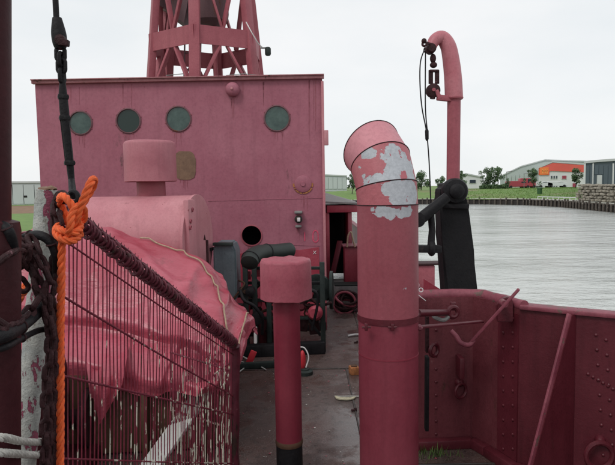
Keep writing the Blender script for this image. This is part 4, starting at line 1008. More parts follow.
bm = NB(); wavy_cap(bm, V((c.x, c.y, zbot)), Rc, ztop-zbot, seed=9, rag=.5); obj('cap', bm, M['farcap'], fv)
bm = loft([(V((c.x, c.y, 1.35)), up, 14.2*FY/F), (V((c.x, c.y, zbot+.25)), up, 13.6*FY/F)]); obj('stem', bm, M['vent'], fv)

# ------------------------------------------------------------------ pink drum casing behind the tarp
a = at(84, 225, 5.3); b = at(197, 225, 5.15); Rd = 0.42; zc = at(150, 196, 5.2).z-Rd
ax = V((b.x-a.x, b.y-a.y, 0)); Ln = ax.length; ax.normalize()
dc = thing('drum_casing', 'chalky pink riveted drum casing in front of the deckhouse', 'casing', V(((a.x+b.x)/2, 5.25, 0)))
bm = NB(); lathe(bm, V((a.x, a.y, zc)), [(0.3, -.10), (Rd*.80, -.05), (Rd*.95, 0.02), (Rd, .10), (Rd*1.0, Ln-.05), (Rd*.985, Ln)], 64, ax); obj('shell', bm, M['pinkpale'], dc)
bm = NB(); lathe(bm, V((a.x, a.y, zc))+ax*Ln, [(Rd*1.02, -.012), (Rd*1.02, .012), (Rd*.97, .014)], 64, ax); o = obj('end_flange', bm, M['pinkpale'], dc)
for s in (0.4, 0.56, -0.3, .9): 
    q = V((a.x, a.y, zc))+ax*(Ln+.014)+V((0, -Rd*.9*math.cos(s), Rd*.9*math.sin(s)))
    bm = NB(); torus(bm, q, .015, .006, ax, 14, 6); obj('bolt', bm, M['cap'], o)
# straight end bracket plate
bm = NB(); P0 = V((a.x, a.y, 0))+ax*(Ln-.02); box(bm, V((P0.x, P0.y-.05, (zc+Rd-.03)/2)), (.05, .62, zc+Rd-.03), None, .02); obj('end_plate', bm, M['pinkpale'], dc)
bm = NB(); box(bm, V(((a.x+b.x)/2, 5.25, .25)), (Ln*.9, .6, .5), None, .02); obj('foundation', bm, M['cap'], dc)
bm = NB(); q = at(207, 240, 5.0); tube(bm, [q, q+V((0, 0, -.3))], .012, 8); tube(bm, [q+V((-.02, 0, 0)), q+V((-.02, 0, .05))], [.012, .001], 8); obj('side_rod', bm, M['rustdark'], dc)

# ------------------------------------------------------------------ tarpaulin over the windlass bed
ridge = [(40, 222, 4.5), (88, 227, 4.45), (125, 235, 4.4), (165, 246, 4.35), (195, 258, 4.3), (214, 275, 4.25), (230, 297, 4.18), (243, 316, 4.1), (249, 328, 4.02)]
RG = [at(*q) for q in ridge]
def ridge_at(s):
    k = s*(len(RG)-1); i = min(int(k), len(RG)-2); t = k-i
    p0 = RG[max(i-1, 0)]; p1 = RG[i]; p2 = RG[i+1]; p3 = RG[min(i+2, len(RG)-1)]
    return 0.5*((2*p1)+(p2-p0)*t+(2*p0-5*p1+4*p2-p3)*t*t+(3*p1-p0-3*p2+p3)*t**3)
tp = thing('tarpaulin', 'faded red tarpaulin roped over the windlass behind the grille', 'tarpaulin', V((-1.3, 4.0, 0.4)))
NU, NV = 150, 110
def tarp_pt(s, t):
    """s along the mound 0..1, t from rear hem (-1) over the ridge (0) to the front hem (1)"""
    r = ridge_at(s); endf = max(0, (s-0.80)/0.20)
    hem = 0.43+0.035*math.sin(s*9)+0.02*math.sin(s*21+1)-(0.10*endf)
    front = 0.95-0.45*endf
    if t < 0:
        y = r.y+(-t)*0.5; z = r.z-(r.z-0.45)*(-t)**2.2
    else:
        k = t; flat = min(k/0.55, 1); y = r.y-front*(1-(1-min(k, 1))**1.35)
        z = r.z-(r.z-hem)*(0.32*flat**1.2+0.68*max(0, (k-0.35)/0.65)**1.25)
    x = r.x-(0.10*t*t if t > 0 else 0)
    q = V((x, y, z))
    # folds: hanging pleats on the front, diagonal drag creases, crumple
    am = max(0, t-0.15)
    d = 0.03*am*math.sin(s*26+2*noise.noise(V((s*6, t*2, 0)))+t*3)
    d += 0.045*(noise.noise(V((s*6, t*3, 3)))) + 0.004*noise.noise(V((s*24+t*7, t*9, 7)))
    cre = noise.noise(V((s*4-t*1.5, t*1.6+s*1.5, 11))); d += 0.06*max(0, 1-abs(cre)*3.2)**2
    cre = noise.noise(V((s*6+t*2.4, t*2.2-s*2, 21))); d += 0.035*max(0, 1-abs(cre)*4)**2
    d += 0.045*math.sin((s*2.6+t*1.3)*PI*2)*max(0, s-0.25)
    pin = math.exp(-((t-.74)/.055)**2)*.13*(1-endf)
    q += V((0.35*d, -0.9*d*max(0, t)+pin-.06*math.exp(-((t-.88)/.06)**2), d*0.7*(1-max(0, t)**3)*max(0, min(1, 1+t*1.2))))
    return q
bm = NB(); G = []
for i in range(NU+1):
    G.append([bm.verts.new(tarp_pt(i/NU, -1+2*j/NV)) for j in range(NV+1)])
for i in range(NU):
    for j in range(NV): bm.faces.new((G[i][j], G[i+1][j], G[i+1][j+1], G[i][j+1]))
# closing gather at the right end
mid = at(246, 336, 3.95)
last = G[-1]; end = [bm.verts.new(v.co.lerp(V((v.co.x+.02, v.co.y*.4+3.95*.6, 0.5)), .6)+V((.006*math.sin(k*.35), 0, 0))) for k, v in enumerate(last)]
for j in range(NV): bm.faces.new((last[j], end[j], end[j+1], last[j+1]))
for _ in range(7): bmesh.ops.smooth_vert(bm, verts=bm.verts[:], factor=0.5, use_axis_x=True, use_axis_y=True, use_axis_z=True)
o = obj('cloth', bm, M['tarp'], tp)
for pth, r_ in (([(0.30, .02), (.40, .03), (.50, .06), (.60, .10), (.68, .17), (.76, .30), (.84, .42), (.90, .62), (.95, .85)], .006), ([(0.9, -.2), (.9, 0.1), (.93, .5), (.90, .9)], .006)):
    bm = NB(); tube(bm, [tarp_pt(*q)+V((0, -.012, .012)) for q in spline([V((a_, b_, 0)) for a_, b_ in pth], 8) for q in [(q[0], q[1])]], r_, 8); obj('lashing_cord', bm, M['cord'], tp)
# gathered knot at the lower right
bm = NB(); bmesh.ops.create_icosphere(bm, subdivisions=4, radius=1, matrix=Matrix.Translation(at(237, 336, 3.85)) @ Matrix.Diagonal((.055, .06, .07, 1)))
for v in bm.verts: v.co += (v.co-at(237, 336, 3.85))*0.35*noise.noise(v.co*22)
obj('gathered_end', bm, M['tarp'], tp)
# slack flap hanging lower in front
bm = NB(); G2 = []
for i in range(40):
    row = []
    for j in range(24):
        u, v = i/39, j/23
        ybot = 398 if u < .1 else (398+27*(u-.1)/.2 if u < .3 else 425-40*(u-.3)/.7)
        x = 84+46*u+v*(6-14*u); y = 340+v*(ybot-340)
        q = at(x, y, 3.26+.5*(1-v)**3+.035*math.sin(u*9+v*1.5)+.012*noise.noise(V((u*4, v*3, 0)))); row.append(bm.verts.new(q))
    G2.append(row)
for i in range(39):
    for j in range(23): bm.faces.new((G2[i][j], G2[i+1][j], G2[i+1][j+1], G2[i][j+1]))
obj('hanging_flap', bm, M['tarp'], tp)
# the bed beneath it
wb = thing('windlass_bed', 'brown rusty windlass bed under the hanging tarpaulin hem', 'windlass', V((-1.4, 3.7, 0)))
bm = NB(); box(bm, (-1.42, 3.85, .26), (1.75, .95, .50), Matrix.Rotation(.08, 3, 'Z'), .02); obj('bed', bm, M['brown'], wb)
for k in range(5): obj('rib', box(NB(), (-2.1+k*.36, 3.35, .22), (.04, .06, .40), None, .006), M['brown'], wb)
bm = NB(); lathe(bm, V((-1.75, 3.42, .25)), [(.20, 0), (.20, .04), (.08, .05), (.08, .35), (.2, .36), (.2, .4)], 28, V((1, 0, 0))); obj('warping_drum', bm, M['rustdark'], wb)
wp = obj('leaning_board', (lambda b_: bar(b_, at(142, 478, 2.95)+V((0, 0, 0)), at(206, 388, 3.45), .13, .022, bev=.004))(NB()), M['plank'], label='dirty white board leaning low behind the grille', cat='board')

# ------------------------------------------------------------------ the grille
GL_t, GL_b = at(62, 213, 1.9), at(62, 476, 1.9); GR_t, GR_b = at(234, 346, 3.1), at(234, 482, 3.1)
gr = thing('railing_grille', 'sloping dark red grille of many flaking thin bars with coiled top edge', 'grille', V((GR_b.x, GR_b.y, 0)))
def gp(t, v):
    a = GL_t.lerp(GR_t, t); b = GL_b.lerp(GR_b, t); return a.lerp(b, v)
gdir = (GR_t-GL_t).normalized(); gside = V((GR_t.y-GL_t.y, -(GR_t.x-GL_t.x), 0)).normalized()
if gside.y > 0: gside = -gside
NBAR = 60
for k in range(NBAR):
    t = (k+.4)/NBAR; j = random.uniform(-.004, .004)
    P = [gp(t, -0.02), gp(t, .3)+V((j, 0, 0)), gp(t, .7)-V((j, 0, 0)), gp(t, 1)]
    bm = NB(); tube(bm, spline(P, 4), .0025, 6); obj('bar', bm, M['grille'], gr)
bm = NB(); torus(bm, V((0, 0, 0)), .026, .0058, V((0, 0, 1)), 18, 6); ring_me = mesh_of('coil_ring', bm, M['coil'])
for k in range(66):
    t = (k+.5)/66; q = gp(t, 0)+V((0, 0, .012))
    R = frame_of((gdir+V((random.uniform(-.25, .25), random.uniform(-.1, .1), .35+random.uniform(-.15, .15)))).normalized())
    inst('coil_ring', ring_me, gr, Matrix.Translation(q+V((0, 0, random.uniform(-.004, .004)))) @ R.to_4x4() @ Matrix.Scale(random.uniform(.82, 1.12), 4))
bm = NB(); tube(bm, [gp(0, 0)+V((0, 0, .012)), gp(1, 0)+V((0, 0, .012))], .014, 12); obj('top_rod', bm, M['coil'], gr)
bm = NB(); bmesh.ops.create_cone(bm, cap_ends=True, segments=6, radius1=.004, radius2=.001, depth=.022); tip_me = mesh_of('hook_tip', bm, M['coil'])
bm = NB(); tube(bm, spline([gp(x/14, 0)+V((0, 0, .052+.004*math.sin(x*2.1))) for x in range(15)], 4), .0055, 6); obj('upper_wire', bm, M['coil'], gr)
for k in range(60):
    t = (k+.5)/60
    inst('hook_tip', tip_me, gr, Matrix.Translation(gp(t, 0)+V((0, 0, .058))) @ Matrix.Rotation(random.uniform(-.7, .7), 4, 'Y') @ Matrix.Rotation(random.uniform(-.6, .6), 4, 'X'))
for (v0, v1, r_) in ((.10, .07, .0035), (.31, .37, .0045), (.61, .50, .0045), (.93, .86, .0035)):
    bm = NB(); tube(bm, [gp(0, v0)+gside*.008, gp(.5, (v0+v1)/2+.006)+gside*.008, gp(1, v1)+gside*.008], r_, 8); obj('cross_wire', bm, M['grille'], gr)
bm = NB(); P = [gp(1.0, .0), gp(1.005, .06), gp(1.0, .5), V((GR_b.x, GR_b.y, 0))]; tube(bm, spline(P, 5), .030, 14)
for v in bm.verts: v.co += (v.co-V((GR_b.x, GR_b.y, v.co.z)))*.25*noise.noise(v.co*40)
obj('end_post', bm, M['coil'], gr)
# near support so that the raised end stands on the deck
bm = NB(); tube(bm, [GL_t, GL_b, V((GL_b.x, GL_b.y, 0))], .005, 10); obj('near_post', bm, M['grille'], gr)
# second grille leaning just behind the far half
g2 = thing('leaning_grille', 'second dark wire grille leaning behind the far end of the coiled grille', 'grille', V((-.55, 3.35, 0)))
for k in range(22):
    x = 172+k*2.9; bm = NB(); tube(bm, [at(x, 335+ (x-172)*.25, 3.3), at(x-2, 470, 3.2)], .0042, 5); obj('bar', bm, M['grille'], g2)
for (x0, y0, x1, y1) in ((170, 352, 236, 372), (172, 410, 236, 430), (212, 376, 236, 358), (208, 356, 234, 380), (218, 392, 238, 366)):
    bm = NB(); tube(bm, [at(x0, y0, 3.27), at(x1, y1, 3.24)], .006, 6); obj('cross_wire', bm, M['grille'], g2)

# ------------------------------------------------------------------ foreground left: mast, peeling post, ropes, chains
ms = thing('mast_column', 'dark reddish brown mast column at the left picture edge', 'mast', V((at(-8, 300, 1.3).x, 1.3, 0)))
mx = at(-9.5, 110, 1.3).x; Rm = 18.5*1.3/F
mA, mB = at(-10.5, -260, 1.3), at(-8.5, 465, 1.3); md = (mA-mB).normalized(); mB = mB-md*(mB.z/md.z)
bm = NB(); lathe(bm, mB, [(Rm*1.0, 0), (Rm, (mA-mB).length)], 40, md); obj('column', bm, M['column'], ms)
zs_ = (at(5, 222, 1.3)-mB).dot(md)
bm = NB(); lathe(bm, mB, [(Rm*1.48, 0), (Rm*1.48, zs_-.02), (Rm*1.40, zs_), (Rm*1.01, zs_+.005)], 40, md); obj('lower_sleeve', bm, M['column'], ms)
pp = thing('peeling_post', 'leaning grey white post with peeling paint beside the orange rope', 'post', V((at(24, 465, 1.62).x, 1.62, .0)))
a, b = at(47.5, 190, 1.66), at(24, 465, 1.60); dn = b+(b-a)*((b.z)/(a.z-b.z))
P = [dn, b, a.lerp(b, .66), a.lerp(b, .33), a]; bm = NB(); PP = spline(P, 14); tube(bm, PP, [0.034-.003*i/len(PP) for i in range(len(PP))], 24)
for v in bm.verts: v.co += V((.0025*noise.noise(v.co*30), .0025*noise.noise(v.co*30+V((9, 0, 0))), .004*noise.noise(v.co*50) if v.co.z > 1.6 else 0))
obj('shaft', bm, M['peelpost'], pp)
bm = NB(); lathe(bm, a+V((0, 0, .001)), [(.027, 0), (.025, .006), (.012, .009), (0, .008)], 20); 
for v in bm.verts: v.co.z += .006*noise.noise(v.co*90)
obj('rotten_top', bm, M['brass'], pp)

def rope(parent, P, R, mat, pitch=None, name='strand', n=3, sub=8):
    """laid rope: n strands twisted round the path"""
    path = resample(spline(P, sub), R*0.55); pitch = pitch or R*6.5
    N_ = []; prev = None
    for i, q in enumerate(path):
        t = (path[min(i+1, len(path)-1)]-path[max(i-1, 0)]).normalized()
        if prev is None: x = V((1, 0, 0)) if abs(t.x) < .8 else V((0, 1, 0))
        else: x = prev
        x = (x-t*x.dot(t)).normalized(); prev = x; N_.append((x, t.cross(x)))
    for s in range(n):
        pts = []
        for i, q in enumerate(path):
            a = 2*PI*(i*R*.55/pitch+s/n); pts.append(q+(N_[i][0]*math.cos(a)+N_[i][1]*math.sin(a))*R*.52)
        bm = NB(); tube(bm, pts, R*.54, 7); obj(name, bm, mat, parent)
orp = thing('orange_rope', 'thick orange rope knotted on the post top and hanging straight down', 'rope', at(61, 240, 1.52))
Rr = .0108
rope(orp, [at(62, 236, 1.52), at(61.5, 270, 1.52), at(60.5, 330, 1.52), at(60.5, 400, 1.52), at(60, 480, 1.52)], Rr, M['orange'])
rope(orp, [at(66, 238, 1.53), at(74, 222, 1.50), (at(84, 198, 1.50)), at(91, 182, 1.52), at(94, 180, 1.55), at(92, 188, 1.58), at(82, 205, 1.58), at(74, 222, 1.58)], Rr*1.0, M['orange'])
rope(orp, [at(80, 236, 1.55), at(76, 214, 1.50), at(68, 200, 1.50), at(62, 196, 1.53), at(60, 202, 1.58), at(66, 216, 1.6), at(72, 232, 1.58)], Rr*.95, M['orange'])
rope(orp, [at(57, 228, 1.52), at(64, 231, 1.485), at(74, 233, 1.485), at(80, 228, 1.52), at(78, 222, 1.57), at(66, 222, 1.6), at(58, 226, 1.56), at(56, 233, 1.52), at(62, 239, 1.48), at(72, 241, 1.48), at(80, 236, 1.52)], Rr*.95, M['orange'])
rope(orp, [at(66, 240, 1.5), at(70, 228, 1.47), at(72, 214, 1.48), at(78, 206, 1.5), at(84, 210, 1.53), at(84, 222, 1.56)], Rr*.9, M['orange'])
o2 = thing('orange_rope', 'short frayed bit of orange rope caught between mast and peeling post', 'rope', at(17, 305, 1.5))
rope(o2, [at(12, 318, 1.5), at(16, 304, 1.5), at(22, 294, 1.52), at(27, 284, 1.55)], .012, M['orange'])
rope(o2, [at(9, 320, 1.5), at(14, 308, 1.48), at(20, 298, 1.5), at(22, 288, 1.55)], .010, M['orange'])
o3 = thing('orange_rope', 'tiny orange rope end poking out low beside the mast', 'rope', at(15, 362, 1.45))
rope(o3, [at(11, 358, 1.5), at(14, 362, 1.46), at(19, 366, 1.45)], .008, M['orange'])
for k, (y0, y1, lb) in enumerate(((437, 441, 'upper of two weathered white ropes round the peeling post'), (452, 454, 'lower of two weathered white ropes round the peeling post'))):
    t = thing('white_rope', lb, 'rope', at(20, y0+4, 1.4), 'white ropes at the lower left')
    rope(t, [at(-12, y0, 1.14), at(6, y0+1, 1.16), at(20, y1, 1.28), at(34, y1+1, 1.42), at(42, y1+1, 1.54), at(40, y1, 1.63), at(24, y1-2, 1.68)], .0088, M['whiterope'], pitch=.045)

def link_mesh(nm, L_, W__, r_, mat):
    bm = NB(); pts = []
    for k in range(20):
        a = 2*PI*k/20; s = (L_-W__)/2; pts.append(V((math.cos(a)*(W__/2-r_), 0, math.sin(a)*(W__/2-r_)+(s if math.sin(a) > 0 else -s))))
    tube(bm, pts, r_, 8, closed=True); return mesh_of(nm, bm, mat)
chain_me = link_mesh('link', .054, .037, .0068, M['rustdark'])
def chain(label, P, me=chain_me, step=.038, group='chains wrapped round the peeling post', loc=None, name='chain'):
    P = [V(q) for q in P]; t = thing(name, label, 'chain', P[0], group)
    path = resample(spline(P, 10), step)
    for i in range(len(path)-1):
        d = (path[i+1]-path[i]).normalized(); R = frame_of(d, V((0, 1, 0)) if i % 2 else V((1, .2, 0)))
        R = R @ Matrix.Rotation(random.uniform(-.4, .4)+(PI/4), 3, 'Z')
        inst('link', me, t, Matrix.Translation((path[i]+path[i+1])/2) @ R.to_4x4())
chain('dark rusty chain draped from behind the mast down across the peeling post', [at(14, 232, 1.6), at(24, 243, 1.52), at(30, 262, 1.5), at(38, 284, 1.5), at(46, 306, 1.5), at(52, 330, 1.5), at(52, 362, 1.5), at(51, 400, 1.5), at(50, 440, 1.5), at(49, 480, 1.5)])
chain('dark rusty chain hanging close beside the orange rope', [at(58, 205, 1.62), at(54, 222, 1.6), at(56, 244, 1.58), at(54, 270, 1.56), at(50, 292, 1.56), at(55, 318, 1.55), at(54, 352, 1.55), at(52, 390, 1.55), at(53, 430, 1.55), at(52, 482, 1.55)])
chain('dark rusty chain looped high round the peeling post top', [at(66, 200, 1.58), at(60, 194, 1.6), at(56, 200, 1.6), at(57, 214, 1.57), at(61, 226, 1.56), at(60, 244, 1.56)])
chain('dark chain crossing from the mast to the hanging chains', [at(-8, 268, 1.18), at(4, 258, 1.2), at(16, 252, 1.34), at(28, 262, 1.47), at(36, 278, 1.47), at(44, 296, 1.47), at(50, 318, 1.47), at(54, 340, 1.48)])
for lb, P, r_ in (('black hose arching over the peeling post', [(12, 262, 1.6), (16, 244, 1.58), (30, 236, 1.55), (42, 236, 1.53), (52, 244, 1.53), (57, 260, 1.54), (56, 280, 1.58)], .013),
                  ('thick black hose bent round the mast at picture edge', [(-14, 236, 1.36), (-4, 226, 1.30), (6, 228, 1.27), (12, 240, 1.28), (13, 262, 1.32), (8, 290, 1.38)], .012),
                  ('dark cable bundle running from the mast to the peeling post', [(-12, 340, 1.17), (6, 335, 1.20), (20, 327, 1.34), (36, 314, 1.47), (46, 300, 1.52)], .0155),
                  ('thin dark cable below the thick cable bundle', [(-12, 352, 1.17), (8, 346, 1.21), (22, 338, 1.36), (40, 330, 1.49), (52, 330, 1.53)], .008)):
    t = thing('black_hose', lb, 'hose', at(*P[0]), 'hoses at the left edge')
    bm = NB(); tube(bm, spline([at(*q) for q in P], 8), r_, 12); o = obj('hose', bm, M['black'], t)
    for f_ in (2, 4):
        if f_ < len(P)-1:
            q0, q1 = at(*P[f_]), at(*P[f_+1]); bm = NB(); torus(bm, q0, r_+.001, .003, q1-q0, 16, 6); obj('hose_band', bm, M['rustdark'], t)
chain('dark rusty chain sagging sideways from the picture edge above the cable bundle', [at(-10, 322, 1.17), at(4, 330, 1.19), at(16, 326, 1.3), at(28, 314, 1.42), at(38, 300, 1.46), at(46, 284, 1.47)])
chain('heavy dark chain strand hanging down the outer side of the peeling post', [at(30, 236, 1.52), at(40, 258, 1.48), at(50, 282, 1.47), at(47, 306, 1.47), at(51, 340, 1.47), at(47, 380, 1.47), at(46, 420, 1.47), at(45, 482, 1.47)])
chain('short dark chain tangle between the mast and the peeling post', [at(10, 250, 1.5), at(20, 240, 1.46), at(28, 246, 1.44), at(24, 262, 1.45), at(16, 270, 1.46), at(20, 284, 1.48), at(32, 296, 1.47)])
# red stowage box seen through the gap between mast and post
rb = thing('stowage_box', 'red sided low stowage box behind the chains on the left', 'box', V((-2.9, 4.6, 0)))
bm = NB(); box(bm, (-2.95, 4.7, .45), (1.2, 1.0, .9), None, .02); obj('body', bm, M['lower'], rb)
bm = NB(); box(bm, (-2.95, 4.7, .93), (1.3, 1.1, .05), None, .01); obj('lid', bm, M['pinkpale'], rb)
rb = thing('dark_winch', 'dark drum winch standing low behind the mast and chains', 'winch', V((-1.9, 2.9, 0)))
bm = NB(); lathe(bm, V((-2.0, 2.9, .45)), [(.42, 0), (.42, .05), (.22, .06), (.22, .5), (.42, .51), (.42, .56)], 32, V((1, .1, 0)).normalized()); obj('drum', bm, M['column'], rb)
bm = NB(); box(bm, (-1.75, 2.95, .05), (.9, .8, .1), None, .01); obj('bed_plate', bm, M['column'], rb)

# ------------------------------------------------------------------ rigging: wire, socket, chain and turnbuckle
RY = 2.0
rg = thing('rigging_screw', 'black wire with thimble chain and turnbuckle hanging at upper left', 'rigging', at(73, 195, RY))
bm = NB(); tube(bm, [at(54, -30, RY), at(56.5, 20, RY), at(58.5, 28, RY)], .010, 12); obj('wire', bm, M['black'], rg)
bm = NB(); tube(bm, spline([at(57, 18, RY), at(58, 28, RY), at(59, 36, RY), at(60, 44, RY), at(60.5, 49, RY)], 5), [.011+.0145*math.sin(PI*min(1, (i/20)*.75+.1)) for i in range(21)], 14); obj('thimble', bm, M['black'], rg)
bm = NB(); bar(bm, at(58, 42, RY-.02), at(69, 43.5, RY-.02), .022, .022, bev=.004); lathe(bm, at(62, 41, RY-.01), [(.018, 0), (.018, .02), (0, .024)], 14, V((0, -1, 0))); obj('shackle_pin', bm, M['rustdark'], rg)
lk = link_mesh('link', .062, .042, .0075, M['black'])
for (x, y, a) in ((60.5, 54, .25), (61.5, 66, .0), ):
    inst('link', lk, rg, Matrix.Translation(at(x, y, RY)) @ Matrix.Rotation(.06, 4, 'Y') @ Matrix.Rotation(a, 4, 'Z'))
inst('link', lk, rg, Matrix.Translation(at(61, 60, RY)) @ Matrix.Rotation(1.5, 4, 'Z'))
inst('link', lk, rg, Matrix.Translation(at(62, 76, RY)) @ Matrix.Rotation(1.45, 4, 'Z'))
bm = NB(); tube(bm, [at(62, 74, RY), at(62.5, 82, RY), at(63, 96, RY), at(64.5, 112, RY), at(66, 126, RY), at(69, 160, RY)], [.011, .010, .015, .016, .013, .012], 12); obj('upper_rod', bm, M['black'], rg)
for s in (-1, 1):
    bm = NB(); bar(bm, at(64.5+s*2.4, 118, RY), at(69.5+s*2.0, 163, RY), .008, .014); obj('body_bar', bm, M['black'], rg)
bm = NB()
for y, x in ((97, 63.2), (118, 64.6), (163, 69.6)): lathe(bm, at(x, y, RY), [(.019, -.008), (.021, 0), (.019, .008)], 6)
obj('nut', bm, M['black'], rg)
bm = NB(); tube(bm, [at(69.5, 160, RY), at(71.5, 180, RY), at(73, 196, RY-.1)], [.013, .011, .013], 12); obj('lower_rod', bm, M['black'], rg)
bm = NB(); torus(bm, at(73.5, 197, RY-.15), .018, .008, V((.3, 1, 0)), 18, 8); obj('lower_eye', bm, M['black'], rg)

# ------------------------------------------------------------------ machinery in front of the deckhouse
mc = thing('engine_casing', 'blue grey upright motor casing between tarpaulin and deckhouse', 'machine', V((at(224, 300, 5.6).x, 5.6, 0)))
bm = NB(); P = [at(x, y, 5.45) for x, y in ((214, 300), (213, 250), (215, 243), (232, 243), (236, 252), (237, 300))]; prism(bm, P, V((0, .35, 0))); bmesh.ops.bevel(bm, geom=bm.edges[:], offset=.015, segments=2, affect='EDGES'); obj('housing', bm, M['bluegrey'], mc)
bm = NB(); bar(bm, at(213, 244, 5.43), at(233, 244, 5.43), .06, .03, bev=.006); obj('top_lip', bm, M['greengrey'], mc)
bm = NB(); box(bm, at(210, 249, 5.5), (.06, .1, .03)); obj('handle', bm, M['black'], mc)
bm = NB(); c_ = at(224, 320, 5.6); box(bm, V((c_.x, 5.65, .22)), (.34, .5, .44), None, .01); obj('plinth', bm, M['greengrey'], mc)
hz = thing('rubber_fender', 'dull dark green rubber fender lying over the winch frame', 'fender', at(262, 256, 5.3))
bm = NB(); P = spline([at(249, 264, 5.1), at(252, 257, 5.2), at(262, 253, 5.4), at(276, 252, 5.6), at(292, 250, 5.8)], 6); tube(bm, P, [.04]+[.082]*(len(P)-2)+[.05], 20); obj('body', bm, M['rubber'], hz)
bm = NB(); torus(bm, P[4], .083, .006, P[5]-P[4], 22, 6); torus(bm, P[14], .083, .006, P[15]-P[14], 22, 6); obj('strap', bm, M['black'], hz)
wn = thing('deck_winch', 'grey green deck winch frame behind the middle mushroom vent', 'winch', V((at(280, 330, 5.7).x, 5.7, 0)))
for x in (245, 254, 268, 322):
    bm = NB(); t_, b_ = at(x, 262, 5.55), at(x, 330, 5.55); bar(bm, V((t_.x, 5.55, 0)), t_, .045, .05, bev=.005); obj('frame_post', bm, M['greengrey'], wn)
for y in (268, 283, 300, 318):
    bm = NB(); bar(bm, at(243, y, 5.6), at(322, y, 5.6), .03, .03, bev=.004); obj('cross_bar', bm, M['greengrey'] if y % 2 == 0 else M['black'], wn)
bm = NB(); lathe(bm, at(296, 290, 5.85), [(.20, 0), (.20, .03), (.11, .04), (.11, .35), (.20, .36), (.20, .39)], 36, V((1, -.1, 0)).normalized()); obj('drum', bm, M['greengrey'], wn)
bm = NB(); lathe(bm, at(318, 288, 5.75), [(.15, 0), (.15, .05), (.10, .06), (0, .06)], 32, V((-.3, -1, 0)).normalized()); obj('gear_cover', bm, M['greengrey'], wn)
bm = NB(); lathe(bm, at(316, 312, 5.5), [(.07, 0), (.075, .05), (.05, .08), (0, .08)], 24, V((-.2, -1, 0)).normalized()); obj('red_hub', bm, M['lower'], wn)
for (x, y) in ((248, 275), (259, 272), (247, 308), (259, 302)):
    bm = NB(); box(bm, at(x, y, 5.65), (.06, .06, .09), None, .01); obj('red_fitting', bm, M['lower'], wn)
bm = NB(); lathe(bm, at(251, 290, 5.5), [(.045, 0), (.045, .12), (.02, .13)], 18, V((0, -1, 0))); obj('valve', bm, M['black'], wn)
bm = NB(); lathe(bm, at(258, 316, 5.5), [(.06, 0), (.06, .12), (.02, .13)], 18, V((0, -1, 0))); obj('valve', bm, M['black'], wn)
bm = NB(); tube(bm, spline([at(240, 290, 5.3), at(244, 300, 5.25), at(254, 306, 5.25), at(262, 318, 5.3), at(262, 334, 5.4)], 6), .016, 10); obj('hydraulic_hose', bm, M['black'], wn)
bm = NB(); tube(bm, spline([at(300, 296, 5.4), at(312, 290, 5.35), at(318, 300, 5.35), at(312, 330, 5.4)], 6), .014, 10); obj('hydraulic_hose', bm, M['black'], wn)
bm = NB(); tube(bm, [at(255.5, 327, 5.3), at(255.5, 343, 5.3)], .016, 10); obj('grease_pipe', bm, M['whitemark'], wn)
bm = NB(); bar(bm, V((at(232, 340, 5.4).x, 5.4, .06)), V((at(325, 340, 5.4).x, 5.5, .06)), .09, .12, bev=.01); obj('base_beam', bm, M['black'], wn)
bm = NB(); bar(bm, V((at(225, 352, 5.0).x, 5.02, .03)), V((at(300, 345, 5.1).x, 5.1, .03)), .05, .06, bev=.008); obj('base_angle', bm, M['greengrey'], wn)

rnd = random.Random(44)
mats_ = [M['greengrey'], M['rustdark'], M['rustdark'], M['lower'], M['bulwark'], M['black'], M['brown']]
for k in range(16):
    x, y = rnd.uniform(238, 322), rnd.uniform(268, 325); Yk = rnd.uniform(5.55, 6.0); q = at(x, y, Yk)
    bm = NB(); r_ = rnd.uniform(.025, .06); axx = V((rnd.uniform(-.6, .6), -1, rnd.uniform(-.4, .4))).normalized()
    lathe(bm, q, [(r_*.6, 0), (r_*.6, .05), (r_, .05), (r_, .075), (r_*.5, .08), (r_*.5, .12), (0, .12)], 16, axx); obj('flange', bm, rnd.choice(mats_), wn)
for k in range(14):
    x, y = rnd.uniform(238, 318), rnd.uniform(262, 315); Yk = rnd.uniform(5.5, 6.0)
    P = [at(x, y, Yk)]
    for j in range(3): P.append(P[-1]+V((rnd.uniform(-.18, .18), rnd.uniform(-.05, .05), rnd.uniform(-.2, .05))))
    P = [V((q.x, q.y, max(q.z, .03))) for q in P]
    bm = NB(); tube(bm, spline(P, 5), rnd.uniform(.009, .02), 8); obj('pipe', bm, rnd.choice(mats_), wn)
for k in range(8):
    x = 240+k*10.5+rnd.uniform(-2, 2); q = V((at(x, 330, 5.75).x, 5.8, .04)); bm = NB()
    box(bm, q+V((0, 0, rnd.uniform(.08, .2))), (rnd.uniform(.06, .14), .15, rnd.uniform(.1, .35)), Matrix.Rotation(rnd.uniform(-.1, .1), 3, 'Y'), .01); obj('bearing_block', bm, rnd.choice(mats_), wn)
bm = NB(); tube(bm, [at(286, 300, 5.5), at(292, 262, 5.45)], .012, 8); bmesh.ops.create_uvsphere(bm, u_segments=10, v_segments=8, radius=.02, matrix=Matrix.Translation(at(292, 262, 5.45))); obj('brake_lever', bm, M['rustdark'], wn)
